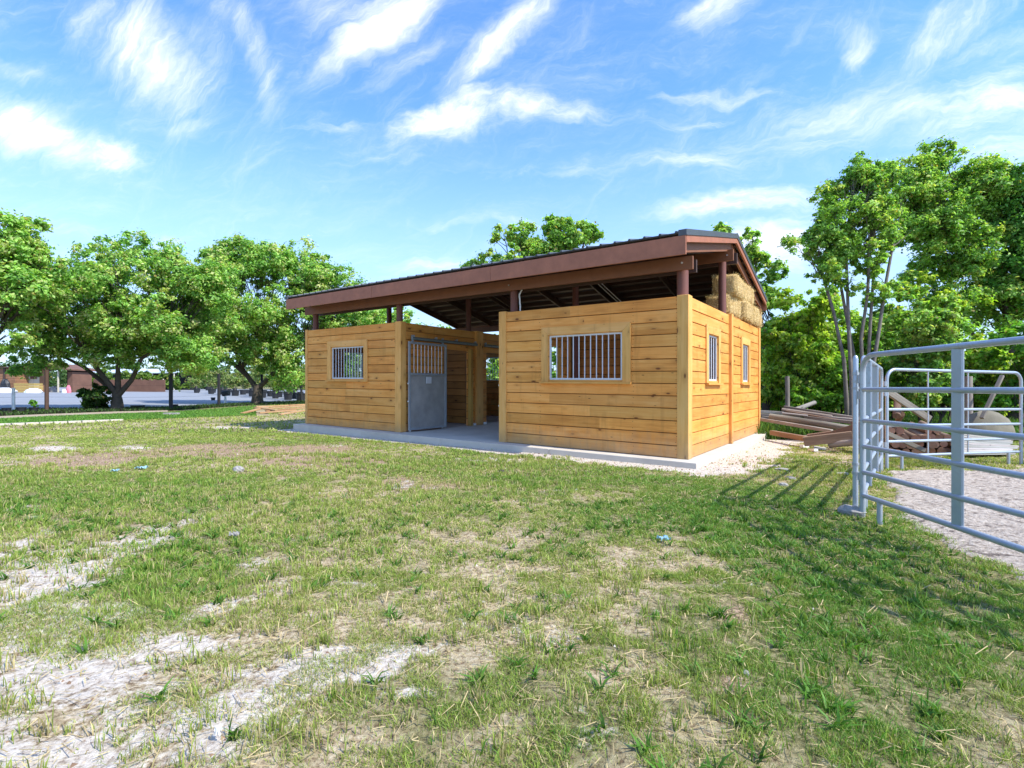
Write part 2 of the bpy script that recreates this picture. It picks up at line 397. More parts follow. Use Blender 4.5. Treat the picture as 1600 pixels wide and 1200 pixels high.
class MB:
    """collects boxes / tubes / quads for one mesh"""
    def __init__(s):
        s.v = []; s.f = []; s.wp = []; s.c = []

    def raw(s, vs, fs, wps=None, tone=(1, 1, 1)):
        o = len(s.v)
        s.v += [tuple(v) for v in vs]
        s.f += [tuple(i + o for i in f) for f in fs]
        s.wp += [tuple(x) for x in (wps or [(0, 0, 0)] * len(vs))]
        s.c += [tone] * len(vs)

    def hexa(s, p, tone=(1, 1, 1), axis=0):
        """p: 8 corners, order (x,y,z) bits: 000,100,110,010, 001,101,111,011"""
        off = (random.uniform(-50, 50), random.uniform(-50, 50), random.uniform(-50, 50))
        q = [Vector(x) for x in p]
        Lx = (q[1] - q[0]).length; Ly = (q[3] - q[0]).length; Lz = (q[4] - q[0]).length
        b = [(0, 0, 0), (1, 0, 0), (1, 1, 0), (0, 1, 0), (0, 0, 1), (1, 0, 1), (1, 1, 1), (0, 1, 1)]
        wps = []
        for i in b:
            e = [i[0] * Lx, i[1] * Ly, i[2] * Lz]
            e = [e[axis]] + [e[j] for j in range(3) if j != axis]
            wps.append((e[0] + off[0], e[1] + off[1], e[2] + off[2]))
        s.raw(q, [(0, 3, 2, 1), (4, 5, 6, 7), (0, 1, 5, 4), (1, 2, 6, 5), (2, 3, 7, 6), (3, 0, 4, 7)], wps, tone)

    def box(s, x0, x1, y0, y1, z0, z1, tone=(1, 1, 1), fn=None, bev=0.0):
        L = [x1 - x0, y1 - y0, z1 - z0]; axis = L.index(max(L))
        p = [(x0, y0, z0), (x1, y0, z0), (x1, y1, z0), (x0, y1, z0), (x0, y0, z1), (x1, y0, z1), (x1, y1, z1), (x0, y1, z1)]
        if fn: p = [fn(*q) for q in p]
        s.hexa(p, tone, axis)

    def beam(s, a, b, w, h, up=(0, 0, 1), tone=(1, 1, 1)):
        """box from a to b, w sideways, h along up (centred)"""
        a = Vector(a); b = Vector(b); d = (b - a).normalized(); up = Vector(up)
        sd = d.cross(up).normalized(); u2 = sd.cross(d).normalized()
        p = []
        for z in (-.5, .5):
            p += [a + sd * w * -.5 + u2 * h * z, b + sd * w * -.5 + u2 * h * z, b + sd * w * .5 + u2 * h * z, a + sd * w * .5 + u2 * h * z]
        s.hexa(p, tone, 0)

    def tube(s, pts, r, n=10, tone=(1, 1, 1), cap=True, wob=0.0):
        pts = [Vector(p) for p in pts]
        rr = r if isinstance(r, (list, tuple)) else [r] * len(pts)
        o = len(s.v); off = (random.uniform(-50, 50), random.uniform(-50, 50), random.uniform(-50, 50))
        nx = None; L = 0
        for i, p in enumerate(pts):
            d = (pts[min(i + 1, len(pts) - 1)] - pts[max(i - 1, 0)]).normalized()
            if nx is None:
                nx = d.orthogonal().normalized()
            nx = (nx - d * nx.dot(d)).normalized(); ny = d.cross(nx)
            if i: L += (p - pts[i - 1]).length
            for k in range(n):
                a = 2 * math.pi * k / n
                q = rr[i] * (1 + wob * random.uniform(-1, 1))
                e = nx * math.cos(a) * q + ny * math.sin(a) * q
                s.v.append(tuple(p + e)); s.c.append(tone)
                s.wp.append((L + off[0], math.cos(a) * rr[i] + off[1], math.sin(a) * rr[i] + off[2]))
        for i in range(len(pts) - 1):
            for k in range(n):
                a = o + i * n + k; b = o + i * n + (k + 1) % n
                s.f.append((a, b, b + n, a + n))
        if cap:
            s.f.append(tuple(o + k for k in range(n))[::-1])
            s.f.append(tuple(o + (len(pts) - 1) * n + k for k in range(n)))

    def sphere(s, c, r, n=8, sq=(1, 1, 1), jit=0.0, tone=(1, 1, 1)):
        c = Vector(c); o = len(s.v)
        for i in range(n + 1):
            th = math.pi * i / n
            for k in range(2 * n):
                ph = math.pi * k / n
                q = r * (1 + random.uniform(-jit, jit)) if 0 < i < n else r
                e = (math.sin(th) * math.cos(ph) * q * sq[0], math.sin(th) * math.sin(ph) * q * sq[1], math.cos(th) * q * sq[2])
                s.v.append(tuple(c + Vector(e))); s.wp.append(e); s.c.append(tone)
        for i in range(n):
            for k in range(2 * n):
                a = o + i * 2 * n + k; b = o + i * 2 * n + (k + 1) % (2 * n)
                s.f.append((a, a + 2 * n, b + 2 * n, b))

    def build(s, name, mat, parent=None, smooth=False, bevel=0.0, **kw):
        me = bpy.data.meshes.new(name); me.from_pydata(s.v, [], s.f); me.update()
        a = me.attributes.new('wp', 'FLOAT_VECTOR', 'POINT'); a.data.foreach_set('vector', np.array(s.wp, np.float32).ravel())
        a = me.attributes.new('Col', 'FLOAT_COLOR', 'POINT')
        d = np.ones((len(s.v), 4), np.float32); d[:, :3] = s.c; a.data.foreach_set('color', d.ravel())
        me.materials.append(MATS[mat])
        if smooth:
            me.polygons.foreach_set('use_smooth', np.ones(len(s.f), bool))
            try: me.set_sharp_from_angle(angle=R(40))
            except Exception: pass
        ob = bpy.data.objects.new(name, me); sc.collection.objects.link(ob)
        if parent: ob.parent = parent
        if bevel:
            md = ob.modifiers.new('b', 'BEVEL'); md.width = bevel; md.segments = 2; md.limit_method = 'ANGLE'
        return tag(ob, **kw)


def tone(v=.12, h=.04):
    k = 1 + random.uniform(-v, v)
    return (k * (1 + random.uniform(-h, h)), k, k * (1 + random.uniform(-h, h)))


# ------------------------------------------------------------------ 2D noise in numpy
def _h(ix, iy, s):
    n = (ix * 374761393 + iy * 668265263 + s * 1442695041) & 0xffffffff
    n = ((n ^ (n >> 13)) * 1274126177) & 0xffffffff
    return ((n ^ (n >> 16)) & 0xffff) / 65535.0


def vnoise(x, y, s=0):
    ix = np.floor(x).astype(np.int64); iy = np.floor(y).astype(np.int64)
    fx = x - ix; fy = y - iy; fx = fx * fx * (3 - 2 * fx); fy = fy * fy * (3 - 2 * fy)
    a = _h(ix, iy, s); b = _h(ix + 1, iy, s); c = _h(ix, iy + 1, s); d = _h(ix + 1, iy + 1, s)
    return (a * (1 - fx) + b * fx) * (1 - fy) + (c * (1 - fx) + d * fx) * fy


def fbm(x, y, s=0, o=4):
    r = 0; a = .5; t_ = 0
    for i in range(o):
        r = r + a * vnoise(x * 2 ** i, y * 2 ** i, s + i * 17); t_ += a; a *= .55
    return r / t_


def sstep(x, a, b):
    q = np.clip((x - a) / (b - a), 0, 1); return q * q * (3 - 2 * q)


# patches given as places on the ground: (px, py, half width px, half height px, tilt, strength)
def blobs(x, y, lst):
    Yc = np.maximum(y, .3)
    px = 800 + 823 * x / Yc; py = 611 + 823 * (1.1 - (GA + GB * x + GC * y)) / Yc
    out = np.zeros_like(x)
    for (cx, cy, a, b, ang, s_) in lst:
        ca, sa = math.cos(R(ang)), math.sin(R(ang))
        dx = px - cx; dy = py - cy
        q = ((dx * ca + dy * sa) / a) ** 2 + ((-dx * sa + dy * ca) / b) ** 2
        out = np.maximum(out, s_ * np.exp(-q * .9))
    out[y < .3] = 0
    return out


SAND = [(60, 905, 140, 50, -10, 1.05), (215, 845, 130, 22, -14, 1.0), (30, 860, 90, 28, -10, .75), (100, 935, 60, 16, -4, 1.1),
        (490, 1050, 160, 32, -8, 1.05), (390, 1110, 140, 44, -14, 1.05), (570, 1040, 80, 22, 0, .9), (250, 1012, 150, 30, -4, .95),
        (90, 1065, 220, 90, -5, .86), (60, 1170, 300, 90, 0, .86), (270, 1150, 130, 60, 0, .86), (170, 960, 120, 24, 0, .7), (330, 940, 100, 18, -6, .62), (40, 800, 60, 14, 0, .5), (420, 880, 60, 12, -5, .6),
        (530, 910, 90, 14, 4, .55), (640, 1090, 80, 14, -8, .6), (85, 702, 42, 4.5, -2, 1.1), (210, 700, 26, 3.5, 0, .9), (350, 668, 26, 2.6, 0, .7), (385, 668.5, 20, 2.2, 0, .65),
        (20, 733, 46, 12, 0, .75), (470, 690, 90, 4, 5, .4), (455, 840, 70, 8, 0, .5), (620, 700, 60, 6, 6, .4), (780, 742, 40, 5, 0, .4), (790, 720, 90, 4, 3, .65), (880, 770, 50, 8, 0, .3),
        (1155, 1065, 34, 16, 10, .4), (1130, 912, 26, 9, 0, .55), (870, 1000, 40, 20, 0, .4), (30, 1000, 60, 16, 0, .6), (650, 760, 46, 10, 0, .55),
        (850, 985, 60, 24, 0, .45), (930, 1150, 50, 24, 0, .45), (740, 965, 60, 16, 0, .45), (1560, 1150, 40, 22, 0, .3)]
BROWN = [(420, 706, 200, 11, -2, .95), (150, 718, 190, 14, -5, .9), (500, 722, 150, 11, 0, .95), (330, 698, 120, 6, -3, .9), (560, 735, 70, 8, 0, .6), (655, 757, 90, 15, 0, .95),
         (100, 1130, 180, 60, 0, .5), (1150, 960, 46, 26, 10, .7), (1140, 1070, 60, 30, 10, .7), (880, 1010, 80, 40, 0, .55), (1500, 905, 90, 22, 20, .5),
         (1290, 930, 90, 24, 0, .4), (980, 800, 200, 30, 0, .3), (300, 760, 200, 14, -3, .35), (1240, 750, 60, 14, 0, .45), (1420, 850, 40, 10, 20, .6)]
GREEN = [(1400, 1080, 340, 150, 0, .9), (1150, 1000, 220, 110, 0, .5), (1500, 1000, 200, 90, 0, .6), (1250, 850, 220, 60, 10, .65), (1000, 800, 250, 60, 0, .45),
         (300, 880, 120, 40, -8, .6), (480, 850, 160, 30, -5, .45), (100, 790, 220, 36, -3, .6), (400, 690, 300, 16, 0, .35), (1130, 790, 160, 40, 0, .6), (620, 690, 400, 18, 3, .4)]


def loc_xy(x, y):
    """coordinates in the stable frame"""
    dx = x - C0.x; dy = y - C0.y
    return dx * U.x + dy * U.y, dx * V.x + dy * V.y


# pen corner points
PA = Vector((3.08, 4.65)); PB = Vector((5.22, 7.43)); PC_ = Vector((7.93, 8.19)); PD = Vector((10.2, 6.5)); PE = PA + Vector((-.0606, -.998)) * 2.7


def arena_mask(x, y):
    # signed measure inside the pen, pulled in behind the grass fringe
    px = 800 + 823 * x / np.maximum(y, .3); py = 611 + 823 * (1.1 - gz(x, y)) / np.maximum(y, .3)
    n = (fbm(x * 1.7, y * 1.7, 91) - .5) * .55 + (fbm(x * 7, y * 7, 92) - .5) * .25
    d1 = np.where(y > 4.2, x - (3.17 + (y - 4.2) * .65), x - (3.17 - (4.2 - y) * .2)) - n * .55
    d2 = (7.3 + .2 * (x - 5.5)) - y - n
    return np.minimum(d1, d2)


def masks(x, y):
    n1 = fbm(x * 1.1, y * 1.1, 1); n2 = fbm(x * 4, y * 4, 5); n3 = fbm(x * 14, y * 14, 9)
    near = np.clip((6 - y) / 5, 0, 1)
    left = np.clip((-x + .4) / 3.0, 0, 1)
    brk = (n2 - .5) * .55 + (n3 - .5) * .6
    sand = blobs(x, y, SAND)
    sand = sand + (brk * 1.25 + (fbm(x * 2.3, y * 2.3, 15) - .5) * .7) * np.clip(sand * 3, 0, 1)
    sand = np.maximum(sand, sstep(n2 * .5 + n3 * .5, .50, .66) * (.30 + .42 * left) * near)
    lx, ly = loc_xy(x, y)
    # apron of crushed rock around the slab
    dxr = np.maximum(np.maximum(lx - .2, -9.45 - lx), 0); dyr = np.maximum(np.maximum(-.26 - ly, ly - 5.9), 0)
    d = np.hypot(dxr, dyr)
    wid = .36 + .12 * sstep(lx, -5, 0) + .26 * sstep(lx, -.1, .5) * sstep(ly, -1.6, .3)
    ap = sstep(wid + (n2 - .5) * .9 * wid + (n1 - .5) * .9 * wid + (n3 - .5) * .12 - d, -.08, .12)
    sand = np.maximum(sand, ap * 1.1)
    brown = blobs(x, y, BROWN) + brk * .35
    green = .42 + .9 * (n1 - .5) + blobs(x, y, GREEN) * .8 - left * near * .3 + (n2 - .5) * .5
    green = green + sstep(x, -13.0, -12.6) * 0 + ((x < -12.55) & (y > 9)) * 1.2
    ar = arena_mask(x, y)
    return np.clip(sand, 0, 1.2), np.clip(brown, 0, 1), np.clip(green, 0, 1), ar


# ------------------------------------------------------------------ ground sheet
def warp(a0, a1, n, c, k):
    lo = math.asinh((a0 - c) / k); hi = math.asinh((a1 - c) / k)
    return c + k * np.sinh(np.linspace(lo, hi, n))


gx = warp(-700, 700, 620, 0, 2.6); gy = warp(-40, 1200, 560, 2.4, 1.3)
X, Y = np.meshgrid(gx, gy)
xf = X.ravel(); yf = Y.ravel()
s_, b_, g_, ar_ = masks(xf, yf)
nearw = np.clip((14 - np.abs(yf)) / 10, 0, 1)
zf = gz(xf, yf) + nearw * ((fbm(xf * 2.2, yf * 2.2, 31) - .5) * .03 + (fbm(xf * 9, yf * 9, 33, 3) - .5) * .022)
lx, ly = loc_xy(xf, yf)
zf = np.where((lx > -10.5) & (lx < .6) & (ly > -.6) & (ly < 6.2), np.minimum(zf, gz(xf, yf) + .01), zf)
nxx, nyy = len(gx), len(gy)
idx = np.arange(nxx * nyy).reshape(nyy, nxx)
quads = np.stack([idx[:-1, :-1], idx[:-1, 1:], idx[1:, 1:], idx[1:, :-1]], -1).reshape(-1, 4)
mesh_np('ground', np.stack([xf, yf, zf], 1), quads=quads, mat='ground', mask=np.stack([s_, b_, g_], 1), smooth=True, kind='structure')
GZI = zf.reshape(nyy, nxx)


def gzs(x, y):
    """ground height incl. small bumps, by bilinear lookup"""
    ix = np.clip(np.searchsorted(gx, x) - 1, 0, nxx - 2); iy = np.clip(np.searchsorted(gy, y) - 1, 0, nyy - 2)
    fx = (x - gx[ix]) / (gx[ix + 1] - gx[ix]); fy = (y - gy[iy]) / (gy[iy + 1] - gy[iy])
    return (GZI[iy, ix] * (1 - fx) + GZI[iy, ix + 1] * fx) * (1 - fy) + (GZI[iy + 1, ix] * (1 - fx) + GZI[iy + 1, ix + 1] * fx) * fy


# sand of the pen, a sheet a little above the ground with a ragged edge
ax = np.linspace(2.2, 12, 245); ay = np.linspace(.2, 9.0, 220)
AX, AY = np.meshgrid(ax, ay); a1 = AX.ravel(); a2 = AY.ravel(); am = arena_mask(a1, a2)
az = gzs(a1, a2) + .018 + (fbm(a1 * 5, a2 * 5, 77) - .5) * .05 - .10 * sstep(-am, -.03, .12)
ai = np.arange(len(a1)).reshape(len(ay), len(ax))
q = np.stack([ai[:-1, :-1], ai[:-1, 1:], ai[1:, 1:], ai[1:, :-1]], -1).reshape(-1, 4)
q = q[(am[q] > -.25).any(1)]
mesh_np('riding_pen_sand', np.stack([a1, a2, az], 1), quads=q, mat='arena_sand', smooth=True, kind='structure')


def poly_sheet(name, pts, mat, dz=.012, kind='structure', thick=0):
    b = MB(); vs = [(p[0], p[1], gz(p[0], p[1]) + dz) for p in pts]
    b.raw(vs, [tuple(range(len(vs)))])
    return b.build(name, mat, kind=kind)


poly_sheet('gravel_yard', [(-15.1, 24), (-14.6, 40), (-16, 110), (-140, 110), (-140, 4), (-26, 8), (-18.6, 18.5)], 'lot', .02)
poly_sheet('path', [G(*q)[:2] for q in ((-60, 659), (60, 652.3), (180, 647.3), (262, 644.6), (262, 642.2), (180, 644.2), (60, 648.8), (-60, 654.5))], 'path', .03)


# ------------------------------------------------------------------ grass
def blades(n_try, y0, y1, dens_fn, hmin, hmax, wid, seg2=True, seed=1, filt=None, lean=(.25, .9)):
    r = np.random.default_rng(seed)
    # sample uniform in the trapezoid seen by the camera with a margin
    y = np.sqrt(r.random(n_try) * (y1 ** 2 - y0 ** 2) + y0 ** 2)
    x = (r.random(n_try) * 2 - 1) * (1.03 * y + 1.3)
    s, b, g, ar = masks(x, y)
    p = dens_fn(x, y, s, b, g, ar)
    k = r.random(n_try) < p
    return x[k], y[k], s[k], b[k], g[k], ar[k], r


def strip_bot(px): return np.interp(px, [-200, 0, 189, 380], [672, 664.5, 657, 650])
def strip_top(px): return np.interp(px, [-200, 60, 180, 262, 330, 400], [666, 652.5, 647.5, 645, 640, 634])
def path_top(px): return np.interp(px, [-200, 60, 180, 262, 400], [662, 648.6, 644, 642, 633])
def yard_edge(px): return np.interp(px, [-200, 73, 267, 342, 409, 471], [650, 640, 637.5, 632.5, 629.5, 626.5])


def cov(x, y, s, b, g, ar):
    c = (.16 + .85 * g) * (1 - .97 * sstep(s, .40, .62)) * (1 - .85 * sstep(b, .38, .7))
    c = c * (1 - .38 * np.clip((-x + .2) / 2.5, 0, 1) * np.clip((4.2 - y) / 2, 0, 1))
    lx, ly = loc_xy(x, y); c = c * np.where((lx > -9.7) & (lx < .3) & (ly > -.62 - .12 * (fbm(x * 3, y * 3, 71) - .5)) & (ly < 0), .12, 1)
    clump = fbm(x * 9, y * 9, 55, 3)
    c = c * (.12 + 1.6 * sstep(clump, .40, .60))
    c = np.maximum(c, .55 * sstep(fbm(x * 2.1 + 7, y * 2.1, 57, 3), .56, .66) * (y < 7))
    c = c * (1 - sstep(ar, -.02, .12))
    lx, ly = loc_xy(x, y)
    c = np.where((lx > -9.5) & (lx < .25) & (ly > -.3) & (ly < 5.9), 0, c)
    c = np.where((x < -14.4) & (y > 16), 0, c)
    ppx = 800 + 823 * x / y; ppy = 611 + 823 * (1.1 - gz(x, y)) / y
    c = np.where((ppx < 420) & (ppy < strip_bot(ppx)), 0, c)
    return np.clip(c, 0, 1)


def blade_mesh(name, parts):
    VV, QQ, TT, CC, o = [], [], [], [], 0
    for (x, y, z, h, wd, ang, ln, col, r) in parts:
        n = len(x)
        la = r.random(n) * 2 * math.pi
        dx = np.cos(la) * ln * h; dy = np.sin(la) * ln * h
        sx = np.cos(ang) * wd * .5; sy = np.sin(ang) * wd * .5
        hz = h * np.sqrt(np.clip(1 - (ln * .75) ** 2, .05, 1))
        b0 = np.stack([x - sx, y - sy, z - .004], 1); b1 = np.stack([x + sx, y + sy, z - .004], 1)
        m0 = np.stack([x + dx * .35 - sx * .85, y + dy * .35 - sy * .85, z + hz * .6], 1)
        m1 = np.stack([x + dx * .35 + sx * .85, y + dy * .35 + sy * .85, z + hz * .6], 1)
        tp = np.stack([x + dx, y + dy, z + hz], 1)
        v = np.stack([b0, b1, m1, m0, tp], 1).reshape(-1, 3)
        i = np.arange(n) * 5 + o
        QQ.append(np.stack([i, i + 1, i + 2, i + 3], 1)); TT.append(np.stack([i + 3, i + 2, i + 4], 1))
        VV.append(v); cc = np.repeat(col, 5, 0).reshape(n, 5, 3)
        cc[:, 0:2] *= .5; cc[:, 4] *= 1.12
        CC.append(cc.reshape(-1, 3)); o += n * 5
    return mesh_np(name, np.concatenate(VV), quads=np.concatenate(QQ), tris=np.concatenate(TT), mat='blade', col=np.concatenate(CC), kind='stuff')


def blade_cols(x, y, g, b, r, dry=0.0):
    n = len(x)
    v = r.random(n)
    ycol = np.clip((y - 5) / 8, 0, 1)
    c1 = np.array([.21, .31, .045]); c2 = np.array([.36, .41, .095]); c3 = np.array([.50, .41, .21]); c4 = np.array([.11, .26, .03])
    gg = np.clip(g * 1.1 + (r.random(n) - .5) * .5, 0, 1)[:, None]
    col = c2 * (1 - gg) + c1 * gg
    k = (gg[:, 0] > .75) & (v < .55)
    col[k] = c4
    dryp = np.clip(.28 - .30 * g + .35 * sstep(b, .3, .7) + dry, .04, .9)
    k = r.random(n) < dryp
    col[k] = c3
    # fresher yellow green further out
    far = np.array([.40, .46, .11])
    col = col * (1 - .45 * ycol[:, None]) + far * .45 * ycol[:, None]
    return col * (.7 + .6 * r.random(n))[:, None]


parts = []
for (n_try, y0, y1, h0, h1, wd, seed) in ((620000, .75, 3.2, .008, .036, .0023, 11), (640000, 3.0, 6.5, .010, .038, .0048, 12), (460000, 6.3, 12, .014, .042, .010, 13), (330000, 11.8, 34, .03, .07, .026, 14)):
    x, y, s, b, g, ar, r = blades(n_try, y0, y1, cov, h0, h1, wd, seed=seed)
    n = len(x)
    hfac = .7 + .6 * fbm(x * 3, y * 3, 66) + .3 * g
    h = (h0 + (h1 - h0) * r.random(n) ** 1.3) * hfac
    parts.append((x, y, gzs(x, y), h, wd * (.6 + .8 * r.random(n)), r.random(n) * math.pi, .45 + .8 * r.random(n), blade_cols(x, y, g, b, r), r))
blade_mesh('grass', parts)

# upright tufts (bunch grass) in the near field
parts = []
r = np.random.default_rng(21)
ny = 9000
ty = np.sqrt(r.random(ny) * (8.5 ** 2 - 1.2 ** 2) + 1.2 ** 2); tx = (r.random(ny) * 2 - 1) * (1.0 * ty + .8)
s, b, g, ar = masks(tx, ty)
tl = fbm(tx * .8, ty * .8, 44)
pt = np.clip((1 - .6 * sstep(s, .55, .8)) * (.1 + .9 * sstep(tl, .40, .56)), 0, 1) * (ar < -.15) * np.where(tx < .8, 1, .45)
lx, ly = loc_xy(tx, ty); pt = np.where((ly > -.35) & (lx < .3), 0, pt)
k = r.random(ny) < pt; tx, ty, g, b = tx[k], ty[k], g[k], b[k]
nb_ = 17; n = len(tx) * nb_
rad = np.repeat(.012 + .03 * r.random(len(tx)), nb_)
hh = np.repeat(.032 + .062 * r.random(len(tx)) ** 1.5, nb_)
x = np.repeat(tx, nb_) + r.normal(0, 1, n) * rad; y = np.repeat(ty, nb_) + r.normal(0, 1, n) * rad
dr = np.repeat((r.random(len(tx)) < .25) * .5, nb_)
col = blade_cols(x, y, np.repeat(g, nb_) * .5 + .3, np.repeat(b, nb_) * .5, r, dry=dr)
parts.append((x, y, gzs(x, y), hh * (.5 + .5 * r.random(n)), (.0028 + .0022 * np.minimum(y, 6) * .35) * (.7 + .6 * r.random(n)), r.random(n) * math.pi, .1 + .5 * r.random(n), col, r))
# coarse leafy weeds, low rosettes
nw = 1900
ty = np.sqrt(r.random(nw) * (5.2 ** 2 - 1.1 ** 2) + 1.1 ** 2); tx = (r.random(nw) * 2 - 1) * (1.0 * ty + .8)
s, b, g, ar = masks(tx, ty)
pw = np.clip(g * 1.2 - .2, .05, 1) * (1 - sstep(s, .7, .9)) * (ar < -.1)
k = r.random(nw) < pw; tx, ty, g = tx[k], ty[k], g[k]
nb_ = 12; n = len(tx) * nb_
x = np.repeat(tx, nb_) + r.normal(0, .012, n); y = np.repeat(ty, nb_) + r.normal(0, .012, n)
col = np.tile(np.array([.085, .20, .022]), (n, 1)) * (.6 + .8 * r.random(n))[:, None]
parts.append((x, y, gzs(x, y), .035 + .05 * r.random(n), .007 + .006 * r.random(n), r.random(n) * math.pi, .75 + .5 * r.random(n), col, r))
blade_mesh('grass_tufts', parts)

# dry straw lying on the ground
r = np.random.default_rng(31); n = 46000
y = np.sqrt(r.random(n) * (7 ** 2 - .9 ** 2) + .9 ** 2); x = (r.random(n) * 2 - 1) * (1.0 * y + .8)
s, b, g, ar = masks(x, y); k = (r.random(n) < .25 + .75 * (1 - g)) & (ar < -.05); lx, ly = loc_xy(x, y); k &= ~((ly > -.4) & (lx < .3))
x, y = x[k], y[k]; n = len(x)
a = r.random(n) * math.pi * 2; L = .02 + .075 * r.random(n) ** 2; wd = .0006 + .0006 * r.random(n) + .0003 * y
dx, dy = np.cos(a), np.sin(a); z = gzs(x, y) + .004 + .02 * r.random(n)
tilt = (r.random(n) - .35) * .35
v = np.stack([np.stack([x - dy * wd, y + dx * wd, z], 1), np.stack([x + dy * wd, y - dx * wd, z], 1),
              np.stack([x + dx * L + dy * wd, y + dy * L - dx * wd, z + L * tilt], 1), np.stack([x + dx * L - dy * wd, y + dy * L + dx * wd, z + L * tilt + .001], 1)], 1).reshape(-1, 3)
i = np.arange(n) * 4
c = np.repeat(np.array([.50, .39, .20]) * (.55 + .8 * r.random(n))[:, None], 4, 0)
mesh_np('dry_straw', v, quads=np.stack([i, i + 1, i + 2, i + 3], 1), mat='straw', col=c, kind='stuff')

# small clods, leaves and pebbles in the sandy corner and along the apron
r = np.random.default_rng(41); n = 42000
y = np.sqrt(r.random(n) * (9 ** 2 - .9 ** 2) + .9 ** 2); x = (r.random(n) * 2 - 1) * (1.0 * y + .8)
s, b, g, ar = masks(x, y)
k = (r.random(n) < np.clip(.08 + .9 * sstep(s, .4, .7), 0, 1)) & (ar < 0)
x, y = x[k], y[k]; n = len(x)
sz = (.002 + .009 * r.random(n) ** 3) * (1 + .12 * y)
z = gzs(x, y)
base = np.array([[1, 0, 0], [-.5, .87, 0], [-.5, -.87, 0], [0, 0, 1.0]], float)
ja = base[None] * (.6 + .8 * r.random((n, 4, 1))); an = r.random(n) * 6.28
ca, sa = np.cos(an)[:, None], np.sin(an)[:, None]
vx = ja[:, :, 0] * ca - ja[:, :, 1] * sa; vy = ja[:, :, 0] * sa + ja[:, :, 1] * ca
v = np.stack([x[:, None] + vx * sz[:, None], y[:, None] + vy * sz[:, None], z[:, None] - .001 + ja[:, :, 2] * sz[:, None] * .8], -1).reshape(-1, 3)
i = np.arange(n) * 4
tr = np.concatenate([np.stack([i, i + 1, i + 3], 1), np.stack([i + 1, i + 2, i + 3], 1), np.stack([i + 2, i, i + 3], 1)])
pal = np.array([[.58, .54, .48], [.34, .22, .14], [.46, .38, .29], [.22, .13, .09]])
c = np.repeat(pal[r.integers(0, 4, n)] * (.7 + .6 * r.random(n))[:, None], 4, 0)
mesh_np('pebbles', v, tris=tr, mat='straw', col=c, kind='stuff')

# ------------------------------------------------------------------ STABLE
ST = empty('horse_stable', (C0.x, C0.y, 0), ROT, label='open horse stable of orange pine planks under a low brown gabled metal roof', cat='stable')
XL = -9.33; XA = -6.0; XR = -3.4; YB = 5.6; YM = 2.65; HT = 2.4


def zb(x, y): return .10 - .0215 * x + .008 * y
def zt(x, y): return 2.50 - .0105 * x + .010 * y
def bz(x, y, h): return zb(x, y) + h * (zt(x, y) - zb(x, y)) / HT
def fz(x, y, h): return (x, y, bz(x, y, h))


slab = MB()
for (a0, a1_) in ((-9.45, -6.9), (-6.9, -4.6), (-4.6, -2.2), (-2.2, .2)):
    g_ = .003
    slab.hexa([(a0 + g_, -.27, -.25), (a1_ - g_, -.27, -.25), (a1_ - g_, 5.85, -.25), (a0 + g_, 5.85, -.25)] +
              [(a, b, zb(a, b) - .002) for a, b in ((a0 + g_, -.27), (a1_ - g_, -.27), (a1_ - g_, 5.85), (a0 + g_, 5.85))])
o = slab.build('concrete_slab', 'concrete', ST, bevel=.008)

TH = .042


def sub_rects(a0, a1_, h0, h1, ops):
    """rectangle minus openings"""
    rs = [(a0, a1_, h0, h1)]
    for (o0, o1, p0, p1) in ops:
        nr = []
        for (r0, r1, q0, q1) in rs:
            if o1 <= r0 or o0 >= r1 or p1 <= q0 or p0 >= q1: nr.append((r0, r1, q0, q1)); continue
            if q0 < p0: nr.append((r0, r1, q0, p0))
            if q1 > p1: nr.append((r0, r1, p1, q1))
            if r0 < o0: nr.append((r0, o0, max(q0, p0), min(q1, p1)))
            if r1 > o1: nr.append((o1, r1, max(q0, p0), min(q1, p1)))
        rs = nr
    return rs


